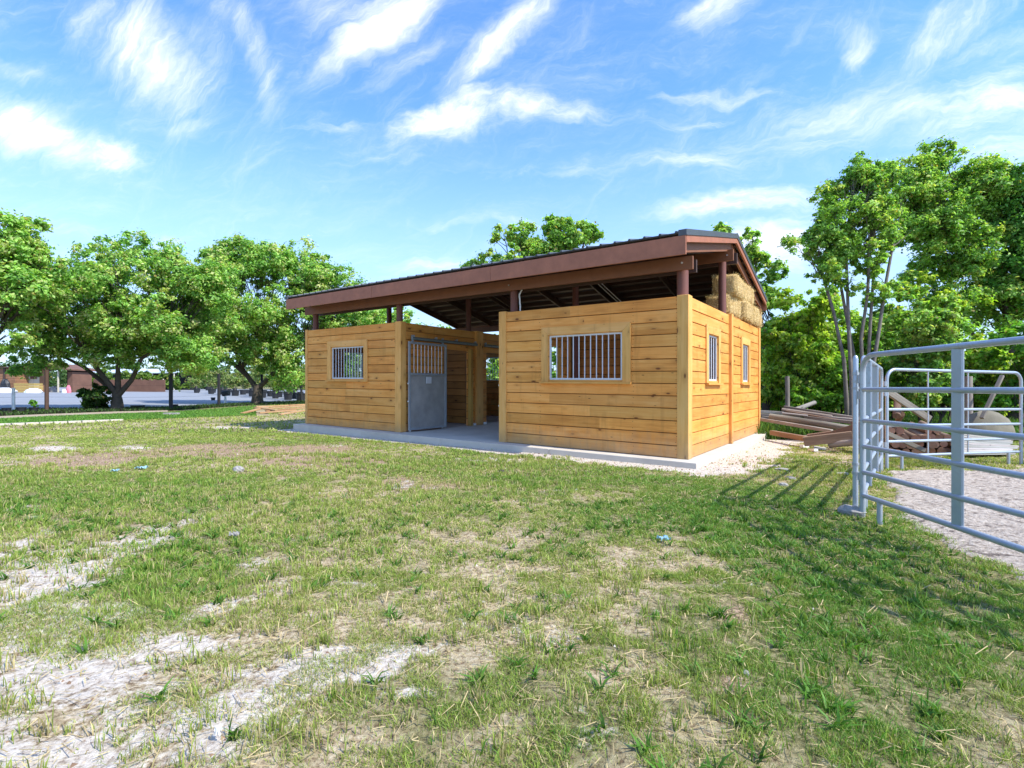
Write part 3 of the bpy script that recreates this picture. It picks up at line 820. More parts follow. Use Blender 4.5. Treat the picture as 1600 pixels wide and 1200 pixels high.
def plank_wall(a0, a1_, c, axis, ops=(), mat='pine', nb=13, label=None, jo=True):
    """axis 'x': wall runs along x at y=c..c+TH ; 'y': runs along y at x=c..c+TH"""
    b = MB(); bh = HT / nb
    for i in range(nb):
        h0 = i * bh; h1 = h0 + bh
        cuts = [a0, a1_]
        if jo and a1_ - a0 > 2.5 and random.random() < .75: cuts.insert(1, random.uniform(a0 + .7, a1_ - .7))
        for s0, s1 in zip(cuts[:-1], cuts[1:]):
            tn = tone(.11, .05)
            for (r0, r1, q0, q1) in sub_rects(s0, s1, h0, h1, ops):
                if r1 - r0 < .02 or q1 - q0 < .012: continue
                # chamfered outer skins and a seam-closing tongue, darkened for gap shade and groove dirt
                e = .010; g_ = .0055; tg = tuple(v * .42 for v in tn)
                for (d0, d1, i0, i1) in ((0, .008, e, g_), (.008, TH - .008, g_, g_), (TH - .008, TH, g_, e)):
                    ps = []
                    for (hh_) in (0, 1):
                        for (aa, dd) in ((r0, d0), (r1, d0), (r1, d1), (r0, d1)):
                            ins = i0 if dd == d0 else i1
                            hv = (q0 + ins * (abs(q0 - h0) < 1e-6)) if hh_ == 0 else (q1 - ins * (abs(q1 - h1) < 1e-6))
                            x, y = (aa, c + dd) if axis == 'x' else (c + TH - dd, aa)
                            ps.append(fz(x, y, hv))
                    b.hexa(ps, tn, 0)
                if axis == 'x':
                    b.box(r0 + .002, r1 - .002, c + .018, c + TH - .018, q0 - .004 if q0 > .01 else q0, q1 + (.004 if q1 < HT - .01 else -.002), tg, fn=fz)
                else:
                    b.box(c + .018, c + TH - .018, r0 + .002, r1 - .002, q0 - .004 if q0 > .01 else q0, q1 + (.004 if q1 < HT - .01 else -.002), tg, fn=fz)
    if mat == 'pine':
        ends = [a0 + .03, a1_ - .03] + [v for o in ops for v in (o[0] - .17, o[1] + .17) if o[2] > 0]
        for i in range(nb):
            for aa in ends:
                for f in (.27, .73):
                    hc = (i + f + random.uniform(-.06, .06)) * bh; av = aa + random.uniform(-.01, .01); q_ = .0042
                    for (d0, d1) in (((-.0012, .001),) if axis == 'x' else ((-.0012, .001), (TH - .001, TH + .0012))):
                        if axis == 'x': b.box(av - q_, av + q_, c + d0, c + d1, hc - q_, hc + q_, (.07, .05, .04), fn=fz)
                        else: b.box(c + TH - d1, c + TH - d0, av - q_, av + q_, hc - q_, hc + q_, (.07, .05, .04), fn=fz)
    return b.build('plank_wall', mat, ST, label=label)


OH0, OH1 = 1.145, 1.93
WFR = (-2.367, -1.013); WFL = (-8.326, -7.158); WS1 = (1.08, 1.74); WS2 = (3.72, 4.36)
op = lambda r: (r[0], r[1], OH0, OH1)
DH = 1.88  # doorway head
dr1 = (1.34, 2.22, -.1, DH); dr2 = (2.98, 4.05, -.1, DH)
plank_wall(XR + .14, -.14, .0, 'x', [op(WFR)])
plank_wall(XL + .08, XA - .14, .0, 'x', [op(WFL)], label='orange plank wall with grey mould stains below the window')
plank_wall(.0, YB, -TH, 'y', [op(WS1), op(WS2)])
plank_wall(.0, YB, XL, 'y', [op(WS1), op(WS2)])
plank_wall(XR + .12, -.1, YB - TH, 'x', [op(WFR)])
plank_wall(XL + .1, XA - .12, YB - TH, 'x', [op((-8.35, -7.15))])
plank_wall(.13, YB - .1, XA - TH, 'y', [dr1, dr2])
plank_wall(.13, YB - .1, XR, 'y', [dr1, dr2])
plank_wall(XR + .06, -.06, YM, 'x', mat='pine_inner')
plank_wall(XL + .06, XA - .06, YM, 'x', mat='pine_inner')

# corner and jamb posts of squared pine
def wpost(x0, x1, y0, y1, h0=0, h1=HT + .012, mat='pine_trim', tn=None):
    b = MB(); b.box(x0, x1, y0, y1, h0, h1, tn or tone(.06, .03), fn=fz)
    b.build('corner_post', mat, ST, bevel=.006)


wpost(-.158, .012, -.014, .13); wpost(XR - .014, XR + .145, -.014, .13)
wpost(XA - .15, XA + .03, -.014, .14); wpost(XL - .012, XL + .085, -.014, .10)
wpost(-.03, .055, 2.56, 2.69, tn=(1, .93, .85)); wpost(-.12, .03, YB - .13, YB + .012)
wpost(-.03, .012, .131, .18, tn=(1.03, 1.03, 1.05))
wpost(XA - .10, XA + .07, 2.50, 2.76); wpost(XR - .07, XR + .1, 2.50, 2.76)
wpost(XA - .12, XA + .014, YB - .13, YB + .012); wpost(XR - .014, XR + .12, YB - .13, YB + .012)
wpost(XL - .012, XL + .1, YB - .1, YB + .012)
for xx in (XA + .004, XR - .092):
    b = MB(); b.box(xx, xx + .088, 2.235, 2.325, 0, 1.93, (.72, .78, .62), fn=fz); b.build('door_stop_post', 'pine_trim', ST, bevel=.005)
    for yv in (2.40, 2.84):
        b = MB(); b.box(xx + .0, xx + .09, yv - .04, yv + .05, .0, .06, fn=fz)
        b.build('floor_guide', 'white_plastic', ST, bevel=.01)


# windows
def window(a0, a1_, axis, c, sgn, nbar, inner=False):
    """outside face at plane c, outward sign sgn"""
    root = empty('window', (0, 0, 0)); root.parent = ST
    tw = .135; th = .022
    def P3(a, d, h):
        x, y = (a, c + sgn * d) if axis == 'x' else (c + sgn * d, a)
        return fz(x, y, h)
    def slabp(b, pts, d0, d1, tn, ax=0):
        ps = [P3(a, d0, h) for a, h in pts] + [P3(a, d1, h) for a, h in pts]
        b.hexa(ps, tn, ax)
    b = MB(); g_ = .001
    slabp(b, [(a0 - tw, OH1 + tw), (a1_ + tw, OH1 + tw), (a1_ + g_, OH1), (a0 - g_, OH1)], .002, th, tone(.05), 0)
    slabp(b, [(a0 - tw, OH0 - .02), (a0 - tw, OH1 + tw - g_ * 2), (a0 - g_, OH1 - .002), (a0 - g_, OH0 - .02)], .002, th - .001, tone(.05), 0)
    slabp(b, [(a1_ + g_, OH0 - .02), (a1_ + g_, OH1 - .002), (a1_ + tw, OH1 + tw - g_ * 2), (a1_ + tw, OH0 - .02)], .002, th - .001, tone(.05), 0)
    b.build('window_trim', 'pine_trim', root)
    b = MB(); d = (0.002, .062)
    slabp(b, [(a0 - tw - .02, OH0 - .052), (a1_ + tw + .02, OH0 - .052), (a1_ + tw + .02, OH0 - .022), (a0 - tw - .02, OH0 - .022)], d[0], d[1], (.93, .9, .82), 0)
    b.build('window_sill', 'pine_trim', root)
    # reveals
    b = MB()
    slabp(b, [(a0, OH0), (a1_, OH0), (a1_, OH0 + .012), (a0, OH0 + .012)], -TH - .01, .0, tone(.05))
    slabp(b, [(a0, OH1 - .012), (a1_, OH1 - .012), (a1_, OH1), (a0, OH1)], -TH - .01, .0, tone(.05))
    slabp(b, [(a0, OH0 + .013), (a0 + .012, OH0 + .013), (a0 + .012, OH1 - .013), (a0, OH1 - .013)], -TH - .01, .0, tone(.05))
    slabp(b, [(a1_ - .012, OH0 + .013), (a1_, OH0 + .013), (a1_, OH1 - .013), (a1_ - .012, OH1 - .013)], -TH - .01, .0, tone(.05))
    b.build('window_reveal', 'pine_trim', root)
    b = MB(); e = .013; fr = .028
    dd = (-.042, -.016)
    slabp(b, [(a0 + e, OH0 + e), (a1_ - e, OH0 + e), (a1_ - e, OH0 + e + fr), (a0 + e, OH0 + e + fr)], *dd, (1, 1, 1))
    slabp(b, [(a0 + e, OH1 - e - fr), (a1_ - e, OH1 - e - fr), (a1_ - e, OH1 - e), (a0 + e, OH1 - e)], *dd, (1, 1, 1))
    slabp(b, [(a0 + e, OH0 + e + fr), (a0 + e + fr, OH0 + e + fr), (a0 + e + fr, OH1 - e - fr), (a0 + e, OH1 - e - fr)], *dd, (1, 1, 1))
    slabp(b, [(a1_ - e - fr, OH0 + e + fr), (a1_ - e, OH0 + e + fr), (a1_ - e, OH1 - e - fr), (a1_ - e - fr, OH1 - e - fr)], *dd, (1, 1, 1))
    b.build('window_frame', 'white_metal', root)
    for k in range(nbar):
        a = a0 + e + fr + (k + 1) * (a1_ - a0 - 2 * (e + fr)) / (nbar + 1)
        b = MB(); b.tube([P3(a, -.029, OH0 + e + fr), P3(a, -.029, OH1 - e - fr)], .0095, 8, cap=False)
        b.build('bar', 'white_metal', root, smooth=True)


window(*WFR, 'x', 0, -1, 11); window(*WFL, 'x', 0, -1, 10)
window(*WS1, 'y', 0, 1, 3); window(*WS2, 'y', 0, 1, 3)
window(*WS1, 'y', XL, -1, 5); window(*WS2, 'y', XL, -1, 5)
window(*WFR, 'x', YB, 1, 11); window(-8.35, -7.15, 'x', YB, 1, 11)

# sliding doors of galvanised sheet with a barred upper half
def sliding_door(xp, y0, y1, sgn, label=None):
    root = empty('sliding_door', (0, 0, 0)); root.parent = ST
    if label: root['label'] = label
    zA = lambda y: zb(xp, y) + .03
    H = 1.90; hm = 1.20
    def q(y, d, h): return (xp + sgn * d, y, zA(y) + h)
    def bar_(b, ya, yb2, h0, h1, d0=0, d1=.035):
        ps = [q(ya, d0, h0), q(yb2, d0, h0), q(yb2, d1, h0), q(ya, d1, h0), q(ya, d0, h1), q(yb2, d0, h1), q(yb2, d1, h1), q(ya, d1, h1)]
        b.hexa(ps, (1, 1, 1))
    b = MB(); f = .05
    bar_(b, y0, y0 + f, 0, H); bar_(b, y1 - f, y1, 0, H)
    bar_(b, y0 + f, y1 - f, H - f, H); bar_(b, y0 + f, y1 - f, 0, f); bar_(b, y0 + f, y1 - f, hm - .02, hm + .03)
    b.build('door_frame', 'galvanised', root, bevel=.004)
    b = MB(); ym = (y0 + y1) / 2; hc = (f + hm - .02) / 2
    vs = [q(y0 + f, .012, f), q(y1 - f, .012, f), q(y1 - f, .012, hm - .02), q(y0 + f, .012, hm - .02), q(ym, .028, hc)]
    vb = [q(y0 + f, .006, f), q(y1 - f, .006, f), q(y1 - f, .006, hm - .02), q(y0 + f, .006, hm - .02)]
    b.raw(vs + vb, [(0, 1, 4), (1, 2, 4), (2, 3, 4), (3, 0, 4), (8, 7, 6, 5)])
    b.build('door_panel', 'galvanised_sheet', root)
    for k in range(9):
        y = y0 + f + (k + 1) * (y1 - y0 - 2 * f) / 10
        b = MB(); b.tube([q(y, .018, hm + .03), q(y, .018, H - f)], .0095, 8, cap=False); b.build('bar', 'white_metal', root, smooth=True)
    b = MB(); bar_(b, ym - .085, ym + .075, hm - .20, hm - .05, .036, .05); b.build('latch_plate', 'white_metal', root, bevel=.004)
    b = MB(); b.sphere(q(y0 - .02, .03, .62), .022, 6); b.sphere(q(y0 - .02, .03, 1.0), .022, 6); b.build('roller', 'bolt', root, smooth=True)
    b = MB(); b.sphere(q(y1 - .14, .02, -.012), .018, 6); b.sphere(q(y0 + .04, .02, -.012), .018, 6); b.build('floor_roller', 'bolt', root, smooth=True)
    b = MB()
    for y in (y0 + .12, y1 - .12): bar_(b, y - .03, y + .03, H, H + .14, .012, .022)
    b.build('hanger', 'galvanised', root)


sliding_door(XA + .075, .15, 1.34, 1, label='galvanised stall door with barred top and creased sheet panel, slid open beside the aisle')
sliding_door(XR - .075, .15, 1.34, -1)
sliding_door(XR - .075, 4.1, 5.25, -1)


def track(xp, y0, y1, sgn):
    b = MB(); z = lambda y: 2.245 - .0105 * xp * 0 + .004 * y
    zz = zt(xp, 0) - .335
    n = 9
    b.tube([(xp, y0, zz + .01 * y0), (xp, y1, zz + .01 * y1)], .034, 12)
    o = b.build('door_track', 'track_metal', ST, smooth=True)
    b = MB()
    for y in np.linspace(y0 + .05, y1 - .05, 4 if y1 - y0 > 2 else 3):
        b.box(xp - .012, xp + .012, y - .02, y + .02, zz + .01 * y + .02, zz + .01 * y + .075)
        b.box(min(xp - sgn * .055, xp), max(xp - sgn * .055, xp), y - .02, y + .02, zz + .01 * y + .05, zz + .01 * y + .062)
    b.build('track_bracket', 'galvanised', ST)


track(XA + .085, .26, 2.48, 1); track(XA + .085, 2.80, 4.9, 1); track(XR - .085, .26, 2.48, -1); track(XR - .085, 2.80, 5.1, -1)

# round posts carrying the roof
ZR = lambda x: -.0055 * x         # the roof climbs gently to the left with the slab
def roof_z(y): return (3.235 + (y + .4) * (3.955 - 3.235) / 3.2) if y < 2.8 else (3.955 - (y - 2.8) * (3.955 - 3.20) / 3.2)


for (x, y, r_) in [(-.13, .17, .085), (-3.20, .17, .07), (-6.20, .17, .07), (-9.17, .17, .07)]:
    b = MB(); b.tube([(x, y, zb(x, y) + .002), (x, y, 2.9 - .0105 * x)], r_, 16); b.build('round_post', 'post_brown', ST, smooth=True)
for (x, y) in [(-.13, 2.62), (-3.20, 2.56), (-6.25, 2.56), (-9.17, 2.56)]:
    b = MB(); b.tube([(x, y, zb(x, y) + .002), (x, y, 3.52)], .07, 16); b.build('round_post', 'post_brown', ST, smooth=True)
for x in (-.13, -3.20, -6.25, -9.17):
    b = MB(); b.tube([(x, 5.42, zb(x, 5.4) + .002), (x, 5.42, 2.95)], .07, 16); b.build('round_post', 'post_brown', ST, smooth=True)


def xbeam(name, x0, x1, y0, y1, z0, z1, mat, sl=.0105):
    b = MB(); n = 3
    xs = np.linspace(x0, x1, n + 1)
    for a, c in zip(xs[:-1], xs[1:]):
        b.box(a, c, y0, y1, z0, z1, fn=lambda x, y, z: (x, y, z - sl * x))
    return b.build(name, mat, ST)


xbeam('front_beam', -9.40, .06, .02, .07, 2.885, 3.075, 'beam_brown')
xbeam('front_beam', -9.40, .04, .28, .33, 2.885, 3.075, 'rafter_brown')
xbeam('ridge_beam', -9.35, .10, 2.44, 2.50, 3.50, 3.70, 'beam_brown', .0055)
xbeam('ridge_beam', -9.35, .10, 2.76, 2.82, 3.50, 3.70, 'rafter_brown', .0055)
xbeam('rear_beam', -9.35, .04, 5.54, 5.59, 2.90, 3.08, 'beam_brown')
b = MB(); b.tube([(-.09, .012, 2.985), (-.09, -.006, 2.985)], .014, 8); b.tube([(-3.2, .012, 3.01), (-3.2, -.004, 3.01)], .012, 8)
b.tube([(-.0, 2.435, 3.60), (-.0, 2.425, 3.60)], .014, 8); b.build('bolt', 'bolt', ST)

# roof: cladding, rafters, purlins, fascias
RX0, RX1 = -9.52, .09


def rz(x, y, d=0.0): return (x, y, roof_z(y) + d + ZR(x))


RF = MB()
for (ya, yb2) in ((-.42, 2.8), (2.8, 6.02)):
    RF.hexa([rz(RX0, ya, .075), rz(RX1, ya, .075), rz(RX1, yb2, .075), rz(RX0, yb2, .075), rz(RX0, ya, .085), rz(RX1, ya, .085), rz(RX1, yb2, .085), rz(RX0, yb2, .085)])
    k = RX0 + .05
    while k < RX1 - .03:
        RF.hexa([rz(k - .022, ya - .012, .084), rz(k + .022, ya - .012, .084), rz(k + .022, yb2, .084), rz(k - .022, yb2, .084),
                 rz(k - .012, ya - .012, .108), rz(k + .012, ya - .012, .108), rz(k + .012, yb2, .108), rz(k - .012, yb2, .108)])
        k += .23
roof = RF.build('metal_roof', 'roof_metal', ST)
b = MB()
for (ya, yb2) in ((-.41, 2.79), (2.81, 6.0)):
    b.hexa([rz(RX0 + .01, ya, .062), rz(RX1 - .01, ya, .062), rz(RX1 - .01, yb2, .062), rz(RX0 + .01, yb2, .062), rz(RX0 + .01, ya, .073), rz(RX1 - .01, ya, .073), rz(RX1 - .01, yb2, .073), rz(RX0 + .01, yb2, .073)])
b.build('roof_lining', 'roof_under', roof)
for xx, sg in ((RX1, 1), (RX0, -1)):   # rake flashing
    b = MB()
    for ya, yb2 in ((-.43, 1.25), (1.252, 2.815), (2.785, 4.4), (4.402, 6.03)):
        lo = .001 if ya in (1.252, 4.402) else 0
        x0, x1 = sorted((xx - sg * .10, xx + sg * (.018 + lo)))
        b.hexa([rz(x0, ya, .03), rz(x1, ya, .03), rz(x1, yb2, .03), rz(x0, yb2, .03), rz(x0, ya, .118 + lo), rz(x1, ya, .118 + lo), rz(x1, yb2, .118 + lo), rz(x0, yb2, .118 + lo)])
    b.build('rake_flashing', 'roof_metal', roof, bevel=.004)
b = MB()
b.hexa([(RX0 - .02, 2.62, 3.995 + ZR(RX0)), (RX1 + .02, 2.62, 3.995), (RX1 + .02, 2.8, 4.05), (RX0 - .02, 2.8, 4.05 + ZR(RX0)), (RX0 - .02, 2.62, 4.02 + ZR(RX0)), (RX1 + .02, 2.62, 4.02), (RX1 + .02, 2.8, 4.078), (RX0 - .02, 2.8, 4.078 + ZR(RX0))])
b.hexa([(RX0 - .02, 2.8, 4.05 + ZR(RX0)), (RX1 + .02, 2.8, 4.05), (RX1 + .02, 2.98, 3.995), (RX0 - .02, 2.98, 3.995 + ZR(RX0)), (RX0 - .02, 2.8, 4.078 + ZR(RX0)), (RX1 + .02, 2.8, 4.078), (RX1 + .02, 2.98, 4.02), (RX0 - .02, 2.98, 4.02 + ZR(RX0))])
b.build('ridge_cap', 'roof_metal', roof)
# fascia boards
b = MB()
xs = [RX0 + .02, -6.4, -3.3, RX1 + .004]
for a, c in zip(xs[:-1], xs[1:]):
    b.box(a + .003, c - .003, -.425, -.385, 3.0, 3.262, tone(.04), fn=lambda x, y, z: (x, y, z + (-.008 * x if z < 3.1 else -.0055 * x)))
b.build('front_fascia', 'fascia_brown', roof)
b = MB(); b.box(RX0 + .02, RX1, 5.985, 6.02, 3.02, 3.235, fn=lambda x, y, z: (x, y, z - .006 * x)); b.build('rear_fascia', 'fascia_brown', roof)
for xx in (RX1 - .03, RX0 + .02):
    b = MB()
    for ya, yb2 in ((-.384, 2.8), (2.8, 5.984)):
        b.hexa([rz(xx, ya, -.065), rz(xx + .035, ya, -.065), rz(xx + .035, yb2, -.065), rz(xx, yb2, -.065), rz(xx, ya, .029), rz(xx + .035, ya, .029), rz(xx + .035, yb2, .029), rz(xx, yb2, .029)])
    b.build('barge_board', 'fascia_brown', roof)
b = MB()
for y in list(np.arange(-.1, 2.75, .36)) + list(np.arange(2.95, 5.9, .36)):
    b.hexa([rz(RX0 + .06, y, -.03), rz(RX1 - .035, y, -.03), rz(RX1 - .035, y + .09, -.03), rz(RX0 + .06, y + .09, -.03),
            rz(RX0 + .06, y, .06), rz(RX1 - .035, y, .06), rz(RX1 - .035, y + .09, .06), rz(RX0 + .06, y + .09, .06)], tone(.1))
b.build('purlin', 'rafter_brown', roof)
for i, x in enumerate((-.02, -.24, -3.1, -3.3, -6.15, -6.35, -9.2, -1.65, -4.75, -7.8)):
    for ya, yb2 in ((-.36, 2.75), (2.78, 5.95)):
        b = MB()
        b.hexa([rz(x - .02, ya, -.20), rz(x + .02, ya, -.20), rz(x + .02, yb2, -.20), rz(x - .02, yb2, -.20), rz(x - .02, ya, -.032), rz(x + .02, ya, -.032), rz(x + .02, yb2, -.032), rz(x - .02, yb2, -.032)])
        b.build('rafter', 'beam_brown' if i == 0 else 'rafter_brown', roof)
for dx in (0.0, .09):   # white conduits beside a rear rafter
    b = MB(); b.tube([(-3.05 + dx, 2.9, roof_z(2.9) - .235), (-3.05 + dx, 5.3, roof_z(5.3) - .235)], .011, 8); b.build('conduit', 'white_plastic', roof, smooth=True)
b = MB(); b.tube([(-3.06, .16, 2.35), (-3.05, .15, 2.62), (-3.07, .15, 2.85), (-3.0, .25, 3.08)], .014, 8); b.build('conduit', 'white_plastic', roof, smooth=True)

# loft deck carrying the hay
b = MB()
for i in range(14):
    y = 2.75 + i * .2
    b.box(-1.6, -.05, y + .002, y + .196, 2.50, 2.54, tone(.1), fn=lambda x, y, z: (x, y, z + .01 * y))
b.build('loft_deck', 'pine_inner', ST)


# hay bales -------------------------------------------------------------
def bale_mesh():
    L, W, H = .92, .46, .40
    n = (24, 12, 10); vs = []; key = {}; fs = []
    def vid(i, j, k):
        kk = (i, j, k)
        if kk not in key:
            x = (i / n[0] - .5) * L; y = (j / n[1] - .5) * W; z = k / n[2] * H
            e = Vector((x, y, z - H / 2)); q = Vector((x / (L / 2), y / (W / 2), (z - H / 2) / (H / 2)))
            rr = (abs(q.x) ** 8 + abs(q.y) ** 8 + abs(q.z) ** 8) ** (1 / 8)
            e = e / rr if rr > 0 else e
            wob = .012 * math.sin(x * 42) + random.uniform(-.009, .009)
            tie = -.022 if abs(abs(x) - .2) < .03 else 0
            nn = Vector((q.x ** 5, q.y ** 5, q.z ** 5)); nn.normalize()
            e += nn * (wob + tie)
            key[kk] = len(vs); vs.append((e.x, e.y, e.z + H / 2))
        return key[kk]
    for i in range(n[0]):
        for j in range(n[1]):
            fs.append((vid(i, j, 0), vid(i, j + 1, 0), vid(i + 1, j + 1, 0), vid(i + 1, j, 0)))
            fs.append((vid(i, j, n[2]), vid(i + 1, j, n[2]), vid(i + 1, j + 1, n[2]), vid(i, j + 1, n[2])))
    for i in range(n[0]):
        for k in range(n[2]):
            fs.append((vid(i, 0, k), vid(i + 1, 0, k), vid(i + 1, 0, k + 1), vid(i, 0, k + 1)))
            fs.append((vid(i, n[1], k), vid(i, n[1], k + 1), vid(i + 1, n[1], k + 1), vid(i + 1, n[1], k)))
    for j in range(n[1]):
        for k in range(n[2]):
            fs.append((vid(0, j, k), vid(0, j, k + 1), vid(0, j + 1, k + 1), vid(0, j + 1, k)))
            fs.append((vid(n[0], j, k), vid(n[0], j + 1, k), vid(n[0], j + 1, k + 1), vid(n[0], j, k + 1)))
    return vs, fs


def straws(n, seed):
    r = np.random.default_rng(seed)
    p = (r.random((n, 3)) - .5) * np.array([.92, .46, .40]); fc = r.integers(0, 6, n); hz_ = np.array([.46, .23, .20])
    nrm = np.zeros((n, 3))
    for a in range(3):
        for sg in (0, 1):
            k = fc == a * 2 + sg; p[k, a] = hz_[a] * (1 if sg else -1); nrm[k, a] = 1 if sg else -1
    p[:, 2] += .20
    d = nrm * (.15 + .8 * r.random((n, 1))) + r.normal(0, .75, (n, 3)); d /= np.linalg.norm(d, axis=1)[:, None]
    L = (.012 + .055 * r.random(n) ** 2)[:, None]
    sd = np.cross(d, r.normal(0, 1, (n, 3))); sd /= np.linalg.norm(sd, axis=1)[:, None]; w_ = .0022
    p = p - nrm * .012
    v = np.stack([p - sd * w_, p + sd * w_, p + d * L + sd * w_, p + d * L - sd * w_], 1).reshape(-1, 3)
    i = np.arange(n) * 4
    c = np.repeat(np.array([.72, .55, .28]) * (.5 + .8 * r.random(n))[:, None], 4, 0)
    return v, np.stack([i, i + 1, i + 2, i + 3], 1), c


bv, bf = bale_mesh()
BL = [  # local x, y, z, rot, label
    (-.27, 3.36, 0, 1.53, 'hay bale at the front of the bottom row, behind the brown post'),
    (-.19, 4.35, 0, 1.60, 'hay bale in the middle of the bottom row above the rear side window'),
    (-.20, 5.32, 0, 1.55, 'hay bale at the back of the bottom row over the rear corner'),
    (-.19, 3.42, 1, 1.62, 'shaggy hay bale at the front of the top row, behind the brown post'),
    (-.22, 4.44, 1, 1.52, 'hay bale at the back of the top row under the roof edge'),
]
stM = Matrix.Translation((C0.x, C0.y, 0)) @ Matrix.Rotation(ROT, 4, 'Z')
for i, (x, y, lay, rot, lab) in enumerate(BL):
    p = stM @ Vector((x, y, 2.545 + .01 * y + lay * .385))
    root = empty('hay_bale', p, ROT + rot, label=lab, cat='hay bale', group='hay bales stacked in the loft')
    mesh = MB(); mesh.raw(bv, bf); mesh.build('hay', 'hay', root, smooth=True)
    v, q, c = straws(3600, 100 + i); mesh_np('loose_straw', v, quads=q, mat='straw', col=c, parent=root)
    for sx in (-.2, .2):
        tb = MB(); tb.tube([(sx, -.225, .01), (sx, -.225, .39), (sx, 0, .398), (sx, .225, .39), (sx, .225, .01)], .004, 5, cap=False); tb.build('twine', 'twine', root)


# ------------------------------------------------------------------ pen panels
RAILS = (1.128, .857, .630, .404, .200); PTOP = 1.425


def arc(p0, d0, d1, r, n=5):
    return [p0 + d0 * (-r) * (1 - math.sin(a)) + d1 * r * (1 - math.cos(a)) for a in [math.pi / 2 * i / n for i in range(n + 1)]]


def panel(a, b, label, flats=(), thins=(), legs=(), rad=.16, r=.0225, skew=0.0, flat_w=.088, top=PTOP, loops=False, z0=0.0):
    a = Vector((*a, gz(a[0], a[1]))); b = Vector((*b, gz(b[0], b[1])))
    root = empty('corral_panel', a, 0, label=label, cat='corral panel', group='corral panels of the riding pen')
    d = (b - a); L = math.hypot(d.x, d.y); du = Vector((d.x / L, d.y / L, 0)); ez = Vector((0, 0, 1)); sd = Vector((-du.y, du.x, 0))
    def P_(s_, h, o=0): return du * s_ + Vector((0, 0, h + z0 + (b.z - a.z) * s_ / L)) + sd * o
    pts = [P_(r, 0.0)]
    pts += [P_(r + rad * (1 - math.cos(q)), top - rad + rad * math.sin(q)) for q in [math.pi / 2 * i / 7 for i in range(8)]]
    pts += [P_(L - r - rad * (1 - math.cos(q)), top - rad + rad * math.sin(q)) for q in [math.pi / 2 * (7 - i) / 7 for i in range(8)]]
    pts += [P_(L - r, 0.0)]
    m = MB(); m.tube(pts, r, 14); m.build('frame_tube', 'pipe_grey', root, smooth=True)
    for h in RAILS:
        m = MB()
        # rails are flattened where they are welded in
        m.tube([P_(r * 1.6, h), P_(r * 1.6 + .05, h), P_(L - r * 1.6 - .05, h), P_(L - r * 1.6, h)], [r * .8, r * .93, r * .93, r * .8], 14)
        m.build('rail', 'pipe_grey', root, smooth=True)
    for f in flats:
        m = MB(); s_ = f * L if f <= 1 else f
        e = .006; an = skew
        ax = du * math.cos(an) + sd * math.sin(an); bx = -du * math.sin(an) + sd * math.cos(an)
        w2, t2 = flat_w / 2, .011
        base = P_(s_, RAILS[-1] - .012); tp = P_(s_, top - r * .6)
        prof = []
        for (u_, v_) in ((-w2, -t2 * .2), (-w2 + .008, -t2), (w2 - .008, -t2), (w2, -t2 * .2), (w2, t2 * .2), (w2 - .008, t2), (-w2 + .008, t2), (-w2, t2 * .2)):
            prof.append(ax * u_ + bx * v_)
        vs = [base + q for q in prof] + [tp + q for q in prof]
        n = len(prof)
        m.raw(vs, [(k, (k + 1) % n, (k + 1) % n + n, k + n) for k in range(n)] + [tuple(range(n))[::-1], tuple(range(n, 2 * n))])
        m.build('flat_upright', 'pipe_grey', root)
    for f in thins:
        m = MB(); s_ = f * L; m.tube([P_(s_, RAILS[-1]), P_(s_, top)], .011, 8); m.build('thin_upright', 'pipe_grey', root, smooth=True)
    for f in legs:
        m = MB(); s_ = f if f > 0 else L + f; m.tube([P_(s_, 0), P_(s_, RAILS[-1])], r * .95, 12); m.build('foot', 'pipe_grey', root, smooth=True)
    # pin loops at the ends
    for h in (.36, 1.08, 1.22):
        m = MB(); m.tube([P_(-.012, h - .035), P_(-.012, h + .035)], .020, 10)
        m.build('pin_loop', 'galvanised', root, smooth=True)
    return root


panel(PA, PE, 'large grey pipe corral panel in the foreground with a broad flat upright', flats=(1.09, 2.25), legs=(.26, -.26), skew=.16, rad=.15)
panel(Vector((3.17, 4.76)), PB - Vector((.03, .03)), 'grey corral panel running steeply back from the near corner with two flat blue-grey uprights', flats=(.16, .52), legs=(.28, -.28), rad=.15, flat_w=.10, skew=.95)
panel(PB + Vector((.05, .0)), PC_, 'white-grey corral panel at the back of the pen in front of the log pile', thins=(.29, .58), legs=(.3, -.3), rad=.15)
panel(PC_ + Vector((.07, -.03)), PD, 'grey corral panel at the right edge behind the pen', thins=(.33, .66), legs=(.3, -.3), rad=.15)
# hinge pin tube at the near corner
m = MB()
pp = Vector((3.093, 4.725, gz(3.1, 4.7)))
m.tube([pp + Vector((-.012, .0, .03)), pp + Vector((-.012, 0, 1.40)), pp + Vector((-.012, 0, 1.425)), pp + Vector((-.012, 0, 1.435))], [.0225, .0225, .017, .006], 14)
o = m.build('gate_post', 'pipe_grey', None, smooth=True, label='slim round-capped grey pipe post standing against the near corner of the pen', cat='post')
m = MB()
m.tube([pp + Vector((-.015, -.025, 1.0)), pp + Vector((-.015, -.025, 1.3))], .007, 8)
m.build('hinge_pin', 'galvanised', o, smooth=True)
for h in (.37, .45, 1.13, 1.19, 1.26):
    m = MB(); m.tube([pp + Vector((-.012, 0, h)), pp + Vector((-.012, 0, h + .022))], .029, 12); m.build('collar', 'galvanised', o, smooth=True)


# ------------------------------------------------------------------ stones, litter
def rock(x, y, r, sq, label, mat='stone', cat='stone', name='stone', group=None):
    m = MB(); m.sphere((0, 0, 0), r, 7, sq, .16)
    o = m.build(name, mat, None, smooth=False, label=label, cat=cat, group=group)
    o.location = (x, y, float(gzs(np.array([x]), np.array([y]))[0]) + r * sq[2] * .6); o.rotation_euler = (0, 0, random.uniform(0, 6))
    return o


